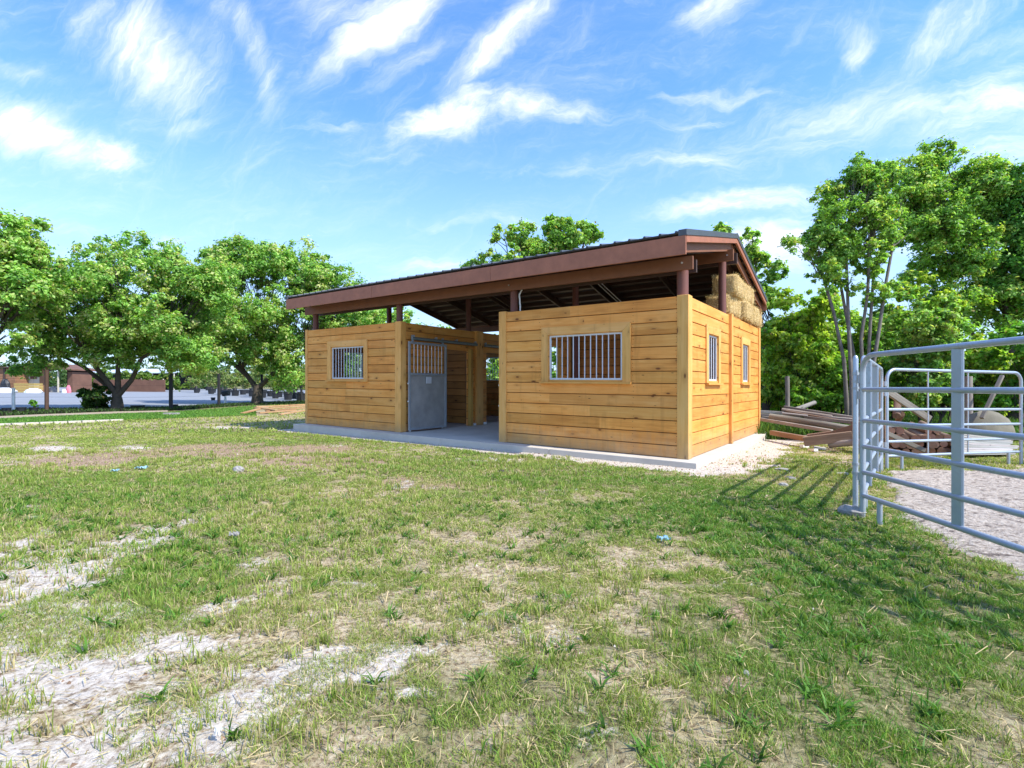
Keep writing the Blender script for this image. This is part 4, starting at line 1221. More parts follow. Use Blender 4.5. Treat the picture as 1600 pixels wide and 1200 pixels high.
g0 = G(1331, 806); rock(g0.x, g0.y, .085, (1.25, .75, .7), 'white lump of concrete at the foot of the pen corner post')
g0 = G(1224, 759); rock(g0.x, g0.y, .055, (1.1, .9, .5), 'whitish stone in the grass between the stable and the pen')
g0 = G(1236, 749); rock(g0.x, g0.y, .065, (1.3, .8, .35), 'flat pinkish stone in a bare spot left of the pen')
g0 = G(1317, 742); rock(g0.x, g0.y, .06, (1.2, .8, .35), 'tan stone in the grass just left of the pen post')
g0 = G(1222, 735); rock(g0.x, g0.y, .07, (1.3, .7, .3), 'pale flat stone off the edge of the crushed rock apron')
g0 = G(1166, 1054); rock(g0.x, g0.y, .012, (1.2, 1, .8), 'small white pebble in the bare patch at the lower right')
g0 = G(373, 737); rock(g0.x, g0.y, .08, (1, .8, .6), 'pale stone on the brown strip in front of the left stall')
g0 = G(785, 738); rock(g0.x, g0.y, .05, (1.3, .8, .5), 'dark clod on the lawn below the stable aisle', mat='bark')


def litter(px, py, sx, sy, label, mat='blue_litter', n=6):
    g0 = G(px, py); vs = []; fs = []
    for j in range(n + 1):
        for i in range(n + 1):
            vs.append(((i / n - .5) * sx + random.uniform(-.1, .1) * sx, (j / n - .5) * sy * 1.1 + random.uniform(-.1, .1) * sy, .02 + random.uniform(0, .035)))
    for j in range(n):
        for i in range(n):
            if (i in (0, n - 1) and random.random() < .4): continue
            fs.append((j * (n + 1) + i, j * (n + 1) + i + 1, (j + 1) * (n + 1) + i + 1, (j + 1) * (n + 1) + i))
    m = MB(); m.raw(vs, fs); o = m.build('litter', mat, None, label=label, cat='litter')
    o.location = (g0.x, g0.y, float(gzs(np.array([g0.x]), np.array([g0.y]))[0])); o.modifiers.new('s', 'SOLIDIFY').thickness = .0012


litter(1037, 847, .085, .055, 'crumpled pale blue scrap in the grass right of centre')
litter(222, 735, .13, .07, 'larger blue scrap on the lawn at the left')
litter(180, 740, .08, .05, 'small light blue scrap left of the larger one')
litter(366, 843, .07, .03, 'dull grey scrap beside the sandy patch at the left', mat='stone')
litter(340, 1164, .02, .014, 'tiny white scrap in a tuft at the bottom of the picture', mat='white_plastic')


# ------------------------------------------------------------------ timber piles
def timber(name, a, b, r, label, mat='weathered', group=None, square=False, endmat=None, h=None, cat=None):
    m = MB(); a = Vector(a); b = Vector(b); mid = (a + b) / 2
    if square: m.beam(a - mid, b - mid, r * 2, (h or r * 2), tone=tone(.2, .06))
    else: m.tube([a - mid, (a * .6 + b * .4) - mid + Vector((0, 0, random.uniform(-.01, .01))), b - mid], [r, r * .97, r * .92], 12, tone=tone(.2, .06), wob=.03)
    o = m.build(name, mat, None, smooth=not square, bevel=.006 if square else 0, label=label, cat=cat or ('log' if not square else 'board'), group=group)
    o.location = mid
    if endmat:
        d = (a - b).normalized(); e = MB(); e.tube([a - mid + d * .001, a - mid + d * .004], r * .97, 12, tone=tone(.25, .06))
        e.build('sawn_end', endmat, o)
    return o


def seg(pxa, pya, pxb, pyb, dz=0.0, dzb=None):
    """two ends on the ground by picture place, lifted by dz"""
    a = G(pxa, pya, dz); b = G(pxb, pyb, dz if dzb is None else dzb)
    return a, b


WG = 'weathered timbers piled behind the stable'
specs = [  # ends in the picture, depths, half thickness, square?, label
    ((1188, 655), (1300, 674), 12.3, 11.0, .055, True, 'long grey squared timber at the front of the weathered pile, lowest on the grass'),
    ((1203, 651), (1336, 671), 12.2, 10.9, .075, False, 'thickest grey round post, lying second from the front on the weathered pile'),
    ((1186, 643), (1240, 646), 13.1, 12.8, .05, True, 'grey board showing beside the rear corner of the stable'),
    ((1225, 635.5), (1345, 654), 12.9, 11.7, .04, True, 'thin pale board lying along the back edge of the weathered pile'),
    ((1222, 640), (1300, 651), 12.6, 11.9, .04, False, 'topmost pole of the weathered pile, its end pointing at the fence post'),
    ((1240, 641), (1273, 629), 12.8, 13.2, .055, False, 'short split timber sticking up towards the bushes from the weathered pile'),
    ((1228, 643), (1348, 664), 12.5, 11.2, .045, True, 'brown split timber in the middle of the weathered pile'),
    ((1187, 648), (1250, 652), 12.9, 12.5, .05, True, 'grey board second from the back of the weathered pile near the stable'),
    ((1262, 650), (1350, 658), 12.3, 11.5, .06, True, 'broad grey board at the back of the weathered pile beside the pen'),
    ((1222, 646), (1262, 650), 12.3, 12.0, .03, False, 'short stick lying among the grey timbers'),
    ((1258, 652), (1342, 661), 12.1, 11.3, .05, True, 'broad pale board lying flat on the middle of the weathered pile'),
    ((1190, 652), (1300, 661), 12.7, 11.9, .05, True, 'grey board under the thickest round post')]
for (pa, pb, Ya, Yb, rr, sq, lab) in specs:
    a = at(pa[0], Ya); b = at(pb[0], Yb)
    a.z = max(1.1 - (pa[1] - 611) / 823 * Ya, gz(a.x, a.y) + rr); b.z = max(1.1 - (pb[1] - 611) / 823 * Yb, gz(b.x, b.y) + rr)
    timber('timber', a, b, rr * (1.6 if 'broad' in lab else 1), lab, 'weathered' if 'brown' not in lab else 'log_brown', WG, sq, h=rr * 1.3 if sq else None, cat='timber')
for k in range(6):
    Y_ = 13.0 - k * .22; a = at(1192 + k * 7, Y_ + .1); b = at(1330 + k * 5, Y_ - 1.3)
    a.z += .06; b.z += .06
    timber('timber', a, b, .06, 'grey timber in the bottom layer of the weathered pile', 'weathered', WG, True, h=.09, cat='timber')

# brown boards and new posts in front of them
for (pa, pb, Ya, Yb, rr, sq, mat, lab) in [
        ((1206, 676), (1262, 686), 11.6, 10.2, .05, True, 'log_brown', 'thin reddish board lying in the grass off the rear corner of the slab'),
        ((1256, 690), (1332, 681), 9.9, 9.5, .085, True, 'log_brown', 'squared yellow-brown beam with a rough end in front of the weathered pile'),
        ((1262, 684), (1345, 674), 10.4, 9.9, .07, True, 'log_brown', 'red-brown beam resting behind the rough squared beam'),
        ((1300, 679), (1350, 663), 10.0, 9.6, .06, True, 'log_brown', 'red-brown board tilted up against the corner of the pen'),
        ((1296, 695), (1350, 690), 9.7, 9.2, .06, False, 'weathered', 'grey pole on the ground under the brown beams')]:
    a = at(pa[0], Ya); b = at(pb[0], Yb)
    a.z = max(1.1 - (pa[1] - 611) / 823 * Ya, gz(a.x, a.y) + rr); b.z = max(1.1 - (pb[1] - 611) / 823 * Yb, gz(b.x, b.y) + rr)
    timber('beam', a, b, rr, lab, mat, 'brown beams in front of the weathered pile', sq, cat='beam')
for (px, py, L, an, lab) in [(1270, 706, .30, 1.4, 'white block of plastic trim standing off the end of the brown beams'), (1257, 700, .22, .6, 'short white trim offcut left of the brown beams'), (1281, 703, .2, -.5, 'white trim offcut lying under the brown beams'), (1250, 686, .25, .3, 'grey offcut between the thin board and the brown beams')]:
    g0 = G(px, py); m = MB(); m.beam((-L / 2, 0, 0), (L / 2, 0, .0), .07, .05)
    o = m.build('offcut', 'white_plastic', None, bevel=.004, label=lab, cat='offcut'); o.location = (g0.x, g0.y, g0.z + .03); o.rotation_euler = (0, .12, an)

# stack of round logs seen end-on behind the back panel
k = 0
LG = 'stack of round fence logs seen end-on'
for row, (n, off) in enumerate(((10, 0), (9, .5), (9, 0), (7, .6))):
    for i in range(n):
        c = at(1390 + (i + off) * 11.4, 9.05 + i * .03)
        rr = random.uniform(.054, .068)
        a = Vector((c.x, c.y + random.uniform(-.1, .06), gz(c.x, c.y) + .075 + row * .118 + random.uniform(-.012, .012)))
        b = a + Vector((1.05, 1.75, 0)) + Vector((random.uniform(-.05, .05), 0, random.uniform(-.02, .02)))
        if row == 3 and i in (2, 3, 4): continue
        timber('log', a, b, rr, ['round log with brown sawn end in the bottom layer of the end-on stack', 'round log in the second layer of the end-on stack', 'round log in the third layer of the end-on stack', 'round log on top of the end-on stack'][row], 'log_brown', LG, endmat='log_end')
a = at(1401, 9.0); a.z = 1.1 - (650 - 611) / 823 * 9.0; timber('log', a, a + Vector((.35, .45, .3)), .06, 'reddish log end standing up above the left of the end-on stack', 'log_brown', None)
a = at(1409, 9.2); a.z = 1.1 - (647 - 611) / 823 * 9.2; timber('log', a, a + Vector((.3, .5, -.15)), .05, 'second reddish log end beside the raised one', 'log_brown', None)
a = at(1386, 8.95); a.z = 1.1 - (611 - 611) / 823 * 8.95; b = at(1452, 9.0); b.z = 1.1 - (655 - 611) / 823 * 9.0; timber('board', a, b, .035, 'long weathered board leaning down diagonally onto the log stack', 'weathered', None, True, h=.11)
a = at(1386, 8.75); a.z = 1.1 - (677 - 611) / 823 * 8.75; b = at(1445, 8.75); b.z = 1.1 - (704 - 611) / 823 * 8.75; timber('board', a, b, .02, 'thin weathered board leaning against the ends of the logs', 'weathered', None, True, h=.07)
# pale planks
for i in range(9):
    Y_ = 9.6 - .1 * i
    z = .34 - .035 * i
    a = at(1494, Y_); b = at(1574 + random.uniform(-8, 8) + i * 1.5, Y_ + .35)
    a.z = gz(a.x, a.y) + z + .02; b.z = gz(b.x, b.y) + z * .55 + .03
    timber('plank', a, b, .045, 'pale grey plank in the low stack right of the logs, behind the pen panel', 'grey_plank', 'pale planks stacked right of the logs', True, h=.035, cat='plank')
# grey mound
m = MB(); m.sphere((0, 0, 0), .48, 14, (1.15, .5, .95), .03)
o = m.build('boulder', 'boulder', None, smooth=True, label='big rounded grey-green boulder behind the pale planks', cat='boulder'); c = at(1541, 10.9); o.location = (c.x, c.y, gz(c.x, c.y) + .28)

# orange boards by the left trees
LB = 'orange boards piled in the grass by the second tree'
for i, (pa, pb, Ya, Yb, lab) in enumerate([((378, 651), (408, 638), 19.2, 20.4, 'orange board of the left pile angled towards the lawn'),
        ((400, 636), (480, 632), 20.6, 22.0, 'topmost orange board of the left pile'), ((403, 639), (478, 634.5), 20.3, 21.6, 'upper orange board across the left pile'),
        ((415, 642), (482, 637), 20.0, 21.2, 'middle orange board of the left pile running behind the stable'), ((405, 645), (462, 641), 19.6, 20.6, 'lower orange board of the left pile'),
        ((437, 649), (482, 640), 18.9, 20.3, 'lowest orange board of the left pile nearest the stable'), ((398, 637), (432, 641), 20.5, 20.0, 'short orange board crossing the left pile')]):
    a = at(pa[0], Ya); b = at(pb[0], Yb)
    a.z = max(1.1 - (pa[1] - 611) / 823 * Ya, gz(a.x, a.y) + .04); b.z = max(1.1 - (pb[1] - 611) / 823 * Yb, gz(b.x, b.y) + .04)
    timber('board', a, b, .07, lab, 'new_lumber', LB, True, h=.05)


# ------------------------------------------------------------------ trees
def leaf_arrays(P0, nrm, size, col, r, fold=.25):
    """diamond leaves with a fold; P0 centres (n,3), nrm (n,3)"""
    n = len(P0)
    a = r.normal(0, 1, (n, 3)); d = np.cross(nrm, a); d /= np.linalg.norm(d, axis=1)[:, None] + 1e-9
    e = np.cross(nrm, d)
    L = (size * (.7 + .6 * r.random(n)))[:, None]; W = L * .62
    tip = P0 + d * L * .55 - nrm * L * .12; bas = P0 - d * L * .5
    s1 = P0 + e * W * .5 + nrm * L * fold * .4; s2 = P0 - e * W * .5 + nrm * L * fold * .4
    v = np.stack([bas, s1, tip, s2], 1).reshape(-1, 3)
    i = np.arange(n) * 4
    t1 = np.stack([i, i + 1, i + 2], 1); t2 = np.stack([i, i + 2, i + 3], 1)
    return v, np.concatenate([t1, t2]), np.repeat(col, 4, 0)


def foliage(name, clumps, n, size, palette, parent, seed, up=.55, shell=.55, flat=.8, sub=7):
    """clumps: (x,y,z,r). Leaves sit on twigs bunched inside each clump."""
    r = np.random.default_rng(seed)
    cl = np.array(clumps); wts = cl[:, 3] ** 2.2; wts /= wts.sum()
    # twig bunches
    nb = max(len(cl) * sub, 10)
    ci = r.choice(len(cl), nb, p=wts)
    dv = r.normal(0, 1, (nb, 3)); dv /= np.linalg.norm(dv, axis=1)[:, None]
    rr = (shell + (1 - shell) * r.random(nb) ** .6) * cl[ci, 3]
    bc = cl[ci, :3] + dv * rr[:, None] * np.array([1, 1, flat]); br = cl[ci, 3] * (.16 + .24 * r.random(nb))
    bi = r.choice(nb, n)
    d2 = r.normal(0, 1, (n, 3)); d2 /= np.linalg.norm(d2, axis=1)[:, None]
    P0 = bc[bi] + d2 * (br[bi] * r.random(n) ** .45 * np.where(r.random(n) < .22, 1.9, 1.0))[:, None] * np.array([1, 1, .75])
    nrm = d2 * .55 + dv[bi] * .4 + r.normal(0, .5, (n, 3)); nrm[:, 2] += up
    nrm /= np.linalg.norm(nrm, axis=1)[:, None]
    pal = np.array(palette)
    bcol = r.random(nb)[bi] * .6 + r.random(n) * .4
    k = np.clip((bcol * len(pal)).astype(int), 0, len(pal) - 1)
    col = pal[k] * (.5 + .9 * r.random(n))[:, None]
    dd = r.random(n) < .02; col[dd] = (.38, .30, .08)
    v, tr, c = leaf_arrays(P0, nrm, size, col, r)
    return mesh_np(name, v, tris=tr, mat='leaf', col=c, parent=parent)


def curve_pts(a, b, n, wob, lift=0.0):
    a = Vector(a); b = Vector(b); out = []
    L = (b - a).length
    for i in range(n + 1):
        q = i / n; p = a.lerp(b, q)
        p += Vector((random.uniform(-1, 1), random.uniform(-1, 1), random.uniform(-1, 1))) * wob * L * math.sin(math.pi * q)
        p.z += lift * L * math.sin(math.pi * q)
        out.append(p)
    return out


PAL_MANGO = [(0.129, 0.282, 0.059), (0.183, 0.389, 0.076), (0.274, 0.494, 0.107), (0.366, 0.584, 0.133), (0.492, 0.6, 0.186), (0.6, 0.6, 0.293)]
PAL_RIGHT = [(0.141, 0.301, 0.055), (0.211, 0.409, 0.076), (0.297, 0.515, 0.103), (0.395, 0.6, 0.128), (0.536, 0.6, 0.152)]
PAL_YEL = [(0.205, 0.391, 0.044), (0.325, 0.567, 0.052), (0.462, 0.6, 0.07), (0.48, 0.6, 0.105), (0.137, 0.293, 0.035)]
PAL_DARK = [(0.101, 0.279, 0.034), (0.164, 0.381, 0.047), (0.227, 0.479, 0.056), (0.328, 0.558, 0.066)]


def tree(name, label, base, blobs_, n, size, pal, seed, trunk=None, tr=.2, bark='bark', cat='tree', group=None, ncl=26, clr=(.55, 1.0), fork=1.0, limb=.5, sub=8, shell=.55, nlimb=None, stems=None):
    """blobs_: (dx,dy,z,rx,ry,rz) relative to the base foot"""
    random.seed(seed); base = Vector(base)
    root = empty(name, base, 0, label=label, cat=cat, group=group)
    cl = []
    vol = [b[3] * b[4] * b[5] for b in blobs_]
    for bl, vv in zip(blobs_, vol):
        k = max(2, int(ncl * vv / sum(vol)))
        for i in range(k):
            while True:
                q = Vector((random.uniform(-1, 1), random.uniform(-1, 1), random.uniform(-1, 1)))
                if .25 < q.length < 1: break
            q = q.normalized() * (q.length ** .45)
            rr = random.uniform(*clr)
            cl.append((bl[0] + q.x * max(bl[3] - rr * .6, .1), bl[1] + q.y * max(bl[4] - rr * .6, .1), bl[2] + q.z * max(bl[5] - rr * .5, .1), rr))
    m = MB()
    if trunk is None: trunk = [[(0, 0, -.1), (0, 0, fork)]]
    tips = []
    for path in trunk:
        pts = [Vector(p) for p in path]
        k_ = 1 if (path is trunk[0] or tr < .1) else .52
        rads = [tr * k_ * (1.35 if i == 0 and k_ == 1 else 1) * (1 - (.35 if k_ == 1 else .55) * i / max(1, len(pts) - 1)) for i in range(len(pts))]
        m.tube(pts, rads, 12, wob=.06); tips.append((pts[-1], rads[-1]))
    m.build('trunk', bark, root, smooth=True)
    m = MB()
    order = sorted(range(len(cl)), key=lambda i: random.random())
    for i in order[:nlimb or len(order)]:
        c = Vector(cl[i][:3])
        tip, trd = min(tips, key=lambda q: (q[0] - c).length + random.uniform(0, .4))
        L = (c - tip).length
        r0 = min(trd * limb, .02 + L * .022)
        pts = curve_pts(tip + Vector((0, 0, -.12)), c, 6, .045, -.04 if c.z < tip.z + L * .5 else .03)
        m.tube(pts, [r0 * (1 - .82 * j / 6) for j in range(7)], 7)
        for _ in range(3):
            e = c + Vector((random.gauss(0, 1), random.gauss(0, 1), random.gauss(0, .8))) * cl[i][3] * .55
            s0 = pts[random.choice((3, 4, 5))]
            m.tube(curve_pts(s0, e, 3, .08), [r0 * .3, r0 * .22, r0 * .15, r0 * .08], 5)
    m.build('branches', bark, root, smooth=True)
    foliage('crown', cl, n, size, pal, root, seed, sub=sub, shell=shell)
    return root


def blob_px(base, Y, px, py, rx, ry, dy=0.0, ryd=None):
    """crown lobe from its place in the picture at depth Y"""
    k = Y / 823
    return ((px - 800) * k - base.x, Y + dy - base.y, 1.1 - (py - 611) * k - base.z, rx * k, (ryd if ryd else rx * .8) * k, ry * k)


# three spreading trees along the left
bB = G(183, 641); YB_ = bB.y
tB = [[(0, 0, -.1), (0, 0, .45), (-.05, 0, .8)], [(0, 0, .6), (-.55, .1, 1.05), (-1.5, .2, 1.75), (-2.6, .1, 2.35)], [(.05, 0, .6), (.5, .1, 1.2), (1.0, 0, 2.1), (2.0, .1, 2.7)],
      [(0, 0, .6), (-.12, .2, 1.6), (-.15, .3, 2.6)], [(.05, 0, .7), (.18, -.2, 1.7), (.3, -.1, 2.7)], [(-.05, 0, .7), (-.6, -.4, 1.8), (-1.0, -.4, 2.5)]]
tree('spreading_tree', 'round leafy tree with low forking limbs, standing second from the left before the yard', bB,
     [blob_px(bB, YB_, 190, 470, 150, 85), blob_px(bB, YB_, 110, 480, 95, 85), blob_px(bB, YB_, 280, 480, 85, 80), blob_px(bB, YB_, 210, 415, 90, 48), blob_px(bB, YB_, 130, 425, 60, 35), blob_px(bB, YB_, 75, 540, 55, 35), blob_px(bB, YB_, 250, 540, 90, 40), blob_px(bB, YB_, 325, 455, 45, 45), blob_px(bB, YB_, 60, 470, 50, 45), blob_px(bB, YB_, 85, 572, 58, 28), blob_px(bB, YB_, 308, 566, 48, 26), blob_px(bB, YB_, 190, 542, 85, 30), blob_px(bB, YB_, 140, 395, 30, 14)],
     125000, .12, PAL_MANGO, 3, tB, .21, ncl=150, clr=(.5, .85), group='spreading trees along the left boundary', sub=14)
bC = G(402, 632); YC_ = bC.y
tC = [[(0, 0, -.1), (0, 0, .7), (-.02, 0, 1.1)], [(-.05, 0, .9), (-.7, .1, 1.7), (-1.1, .1, 2.4), (-1.2, 0, 3.4)], [(-.6, .1, 1.6), (-1.6, 0, 2.5), (-3.0, 0, 2.9)], [(.05, 0, .9), (.7, 0, 1.5), (1.0, 0, 2.4), (1.2, .1, 3.4)], [(.75, 0, 1.6), (1.7, 0, 2.3), (2.6, 0, 3.0)], [(-.9, 0, 2.0), (-.3, .3, 3.0), (0, .3, 3.8)]]
tree('spreading_tree', 'round leafy tree with a thick forked trunk beside the left end of the stable', bC,
     [blob_px(bC, YC_, 410, 470, 120, 90), blob_px(bC, YC_, 350, 510, 70, 65), blob_px(bC, YC_, 400, 410, 85, 40), blob_px(bC, YC_, 480, 460, 80, 70), blob_px(bC, YC_, 460, 410, 55, 38), blob_px(bC, YC_, 545, 480, 60, 42), blob_px(bC, YC_, 450, 550, 60, 45), blob_px(bC, YC_, 600, 500, 45, 28), blob_px(bC, YC_, 330, 440, 45, 50), blob_px(bC, YC_, 328, 570, 48, 28), blob_px(bC, YC_, 458, 585, 34, 34), blob_px(bC, YC_, 385, 556, 58, 26), blob_px(bC, YC_, 520, 445, 48, 38), blob_px(bC, YC_, 560, 520, 60, 45), blob_px(bC, YC_, 500, 420, 40, 30)],
     130000, .14, PAL_MANGO, 4, tC, .27, ncl=165, clr=(.6, 1.0), group='spreading trees along the left boundary', sub=14)
bA = at(-60, 17.5)
tree('spreading_tree', 'leafy tree cut by the left edge, its crown reaching over the yard', bA,
     [blob_px(bA, 17.5, -10, 440, 95, 90), blob_px(bA, 17.5, 10, 375, 60, 42), blob_px(bA, 17.5, -90, 420, 100, 110), blob_px(bA, 17.5, 50, 440, 50, 60), blob_px(bA, 17.5, 10, 530, 50, 32), blob_px(bA, 17.5, -60, 540, 80, 40)],
     70000, .125, PAL_MANGO, 5, None, .22, ncl=60, clr=(.5, .9), fork=1.6, group='spreading trees along the left boundary', sub=14)
bD = at(585, 40)
tree('tree', 'small treetop showing above the left end of the stable roof', bD, [blob_px(bD, 40, 585, 470, 28, 25), blob_px(bD, 40, 560, 490, 50, 28), blob_px(bD, 40, 620, 500, 50, 25), blob_px(bD, 40, 590, 540, 90, 50)], 16000, .26, PAL_MANGO, 6, None, .25, ncl=26, clr=(.7, 1.2), fork=3)
# treetops over the roof
bE = at(812, 25)
tree('tree', 'broad treetop rising behind the middle of the stable roof', bE, [blob_px(bE, 25, 778, 378, 34, 32), blob_px(bE, 25, 820, 395, 55, 34), blob_px(bE, 25, 775, 430, 50, 45), blob_px(bE, 25, 840, 440, 60, 50), blob_px(bE, 25, 815, 368, 14, 16)], 26000, .15, PAL_RIGHT + PAL_MANGO[3:5], 8, None, .2, ncl=34, clr=(.45, .8), fork=5)
bE2 = at(885, 24.5)
tree('tree', 'taller narrow treetop behind the roof, just right of the broad one', bE2, [blob_px(bE2, 24.5, 878, 350, 36, 26), blob_px(bE2, 24.5, 895, 372, 32, 26), blob_px(bE2, 24.5, 920, 362, 14, 7), blob_px(bE2, 24.5, 870, 410, 40, 36)], 17000, .15, PAL_RIGHT, 9, None, .18, ncl=24, clr=(.4, .7), fork=6)
bF = at(1195, 19)
tree('slender_tree', 'sparse slender tree just behind the right gable of the stable', bF, [blob_px(bF, 19, 1168, 368, 18, 22), blob_px(bF, 19, 1178, 400, 24, 22), blob_px(bF, 19, 1130, 362, 20, 7), blob_px(bF, 19, 1190, 430, 20, 16), blob_px(bF, 19, 1212, 424, 14, 6), blob_px(bF, 19, 1195, 470, 24, 26), blob_px(bF, 19, 1205, 520, 26, 30), blob_px(bF, 19, 1185, 450, 14, 20)], 13000, .13, PAL_RIGHT + PAL_MANGO[3:4], 10, [[(0, 0, -.1), (.05, 0, 2.0), (-.15, 0, 3.6), (-.35, 0, 4.9)]], .09, ncl=30, clr=(.22, .45), group='slender trees at the right')
# slender multi-stem tree
bG = at(1352, 13.6)
tG = [[(-.35, 0, -.1), (-.36, 0, 1.4), (-.36, .1, 2.6), (-.40, .1, 3.8), (-.45, .1, 5.2)], [(0, 0, -.1), (0, .1, 1.4), (-.04, .1, 2.5), (.06, 0, 3.6), (.12, 0, 5.0)], [(.13, -.1, -.1), (.18, 0, 1.6), (.36, 0, 2.7), (.6, .1, 3.9), (.8, .1, 5.0)], [(.04, .2, -.1), (-.05, .3, 1.8), (-.2, .4, 2.9), (-.5, .3, 4.2)], [(.1, .1, -.1), (.14, .1, 1.7), (.2, .1, 2.9), (.3, .1, 4.4)], [(-.3, .2, -.1), (-.42, .2, 1.9), (-.7, .2, 3.2), (-1.0, .2, 4.2)]]
tree('slender_tree', 'slender tree with several pale stems rising from one foot behind the pen corner', bG,
     [blob_px(bG, 13.6, 1340, 320, 62, 60), blob_px(bG, 13.6, 1300, 345, 50, 48), blob_px(bG, 13.6, 1370, 300, 50, 44), blob_px(bG, 13.6, 1256, 380, 42, 20), blob_px(bG, 13.6, 1290, 300, 34, 24), blob_px(bG, 13.6, 1290, 400, 44, 30), blob_px(bG, 13.6, 1330, 270, 34, 20), blob_px(bG, 13.6, 1372, 268, 26, 18), blob_px(bG, 13.6, 1350, 390, 60, 40), blob_px(bG, 13.6, 1400, 360, 34, 40), blob_px(bG, 13.6, 1290, 440, 26, 24), blob_px(bG, 13.6, 1360, 445, 45, 26)],
     52000, .078, PAL_RIGHT, 12, tG, .05, bark='bark_pale', ncl=115, clr=(.2, .42), group='slender trees at the right', sub=8, shell=.35)
bH = at(1590, 17)
tH = [[(0, 0, -.1), (-.05, 0, 1.2), (-.2, 0, 2.1)], [(-.1, 0, 1.2), (-.9, .1, 2.2), (-1.7, .2, 3.0)], [(-.2, 0, 2.0), (-.35, 0, 3.3), (-.9, .1, 4.5), (-1.2, 0, 5.2)], [(-.2, 0, 2.0), (.2, .1, 3.4), (.6, .1, 4.8)], [(-.3, 0, 2.9), (-1.2, -.1, 4.0), (-1.9, 0, 4.9)]]
tH = [[tuple(c * 1.29 for c in p) for p in path] for path in tH]
tree('leafy_tree', 'tall dark leafy tree at the right edge with a branching trunk behind the pen', bH,
     [blob_px(bH, 17, 1480, 300, 78, 72), blob_px(bH, 17, 1445, 285, 46, 50), blob_px(bH, 17, 1470, 250, 34, 24), blob_px(bH, 17, 1530, 310, 60, 66), blob_px(bH, 17, 1450, 370, 56, 44), blob_px(bH, 17, 1520, 385, 70, 50), blob_px(bH, 17, 1475, 420, 60, 30), blob_px(bH, 17, 1520, 268, 34, 26), blob_px(bH, 17, 1490, 470, 60, 34), blob_px(bH, 17, 1560, 480, 60, 40)],
     95000, .10, PAL_RIGHT, 13, tH, .21, ncl=150, clr=(.38, .72), sub=9, shell=.35, group='leafy trees at the right edge')
bI = at(1680, 16.5)
tree('leafy_tree', 'bright green tree entering from the right edge above the pen', bI,
     [blob_px(bI, 16.5, 1600, 300, 52, 46), blob_px(bI, 16.5, 1590, 345, 44, 44), blob_px(bI, 16.5, 1620, 400, 60, 60), blob_px(bI, 16.5, 1655, 330, 45, 60), blob_px(bI, 16.5, 1585, 430, 40, 40), blob_px(bI, 16.5, 1620, 470, 40, 36)],
     52000, .11, [(.09, .26, .05), (.13, .34, .06), (.18, .40, .08), (.24, .46, .10)], 14, None, .18, ncl=70, clr=(.45, .8), fork=2.2, group='leafy trees at the right edge')


# shrubs behind the pen and the pile
def shrub(label, px, Y, lobes, n, size, pal, seed, name='shrub', group='shrubs behind the timber and the pen', clr=(.25, .5), ncl=30):
    b_ = at(px, Y)
    return tree(name, label, b_, [blob_px(b_, Y, *l) for l in lobes], n, size, pal, seed, [[(0, 0, -.05), (.1, 0, .5)], [(0, .1, -.05), (-.3, 0, .6)], [(.1, -.1, -.05), (.4, 0, .55)]], .035, cat='shrub', group=group, ncl=ncl, clr=clr, sub=8, shell=.3)


shrub('bright yellow-green bush next to the rear corner of the stable', 1215, 16.0, [(1215, 560, 34, 60), (1205, 610, 26, 30), (1240, 520, 40, 45)], 17000, .13, PAL_YEL, 31)
shrub('tall yellow-green bush left of the pale stems', 1265, 15.5, [(1265, 560, 45, 60), (1285, 500, 40, 40), (1250, 610, 45, 30), (1300, 600, 40, 38), (1232, 470, 22, 18)], 26000, .12, PAL_YEL, 32, ncl=44)
shrub('darker bush low behind the weathered pile', 1300, 15.2, [(1290, 610, 42, 32), (1320, 590, 36, 44), (1250, 622, 34, 20)], 15000, .11, PAL_DARK[2:] + PAL_YEL[:2], 33)
shrub('dense green bush right behind the near corner of the pen', 1390, 15.8, [(1390, 560, 50, 50), (1400, 610, 50, 34), (1380, 510, 40, 34), (1350, 600, 36, 44)], 24000, .11, PAL_RIGHT, 34, ncl=44)
shrub('feathery green bush above the log stack', 1450, 14.0, [(1450, 540, 60, 50), (1440, 490, 50, 34), (1460, 600, 60, 40)], 26000, .10, PAL_RIGHT + [(.16, .27, .04)], 35, ncl=46)
shrub('yellow-green bush under the dark tree, seen through the pen panels', 1530, 14.2, [(1520, 570, 50, 44), (1560, 600, 50, 40), (1500, 610, 50, 34)], 20000, .11, PAL_YEL, 36, ncl=36)
shrub('dark bush at the right edge below the bright tree', 1610, 13.0, [(1600, 560, 50, 60), (1640, 600, 60, 50), (1590, 620, 40, 30)], 18000, .11, PAL_DARK, 37, ncl=34)
shrub('yellow bush glowing in the gap behind the pale stems', 1345, 18.5, [(1335, 540, 50, 40), (1380, 480, 40, 26), (1420, 500, 40, 30)], 16000, .14, PAL_YEL, 38)
shrub('light green bush filling the space between the yellow-green bush and the pale stems', 1310, 16.5, [(1310, 520, 40, 60), (1330, 580, 40, 50), (1285, 470, 30, 24)], 20000, .12, PAL_YEL[1:4] + PAL_RIGHT[2:], 39, ncl=40)
shrub('bright bush in the gap under the tall dark tree, behind the log stack', 1480, 16.5, [(1480, 500, 60, 50), (1440, 450, 40, 24), (1520, 560, 60, 50), (1430, 560, 50, 50)], 24000, .12, PAL_YEL[1:4] + PAL_RIGHT[2:], 40, ncl=46)
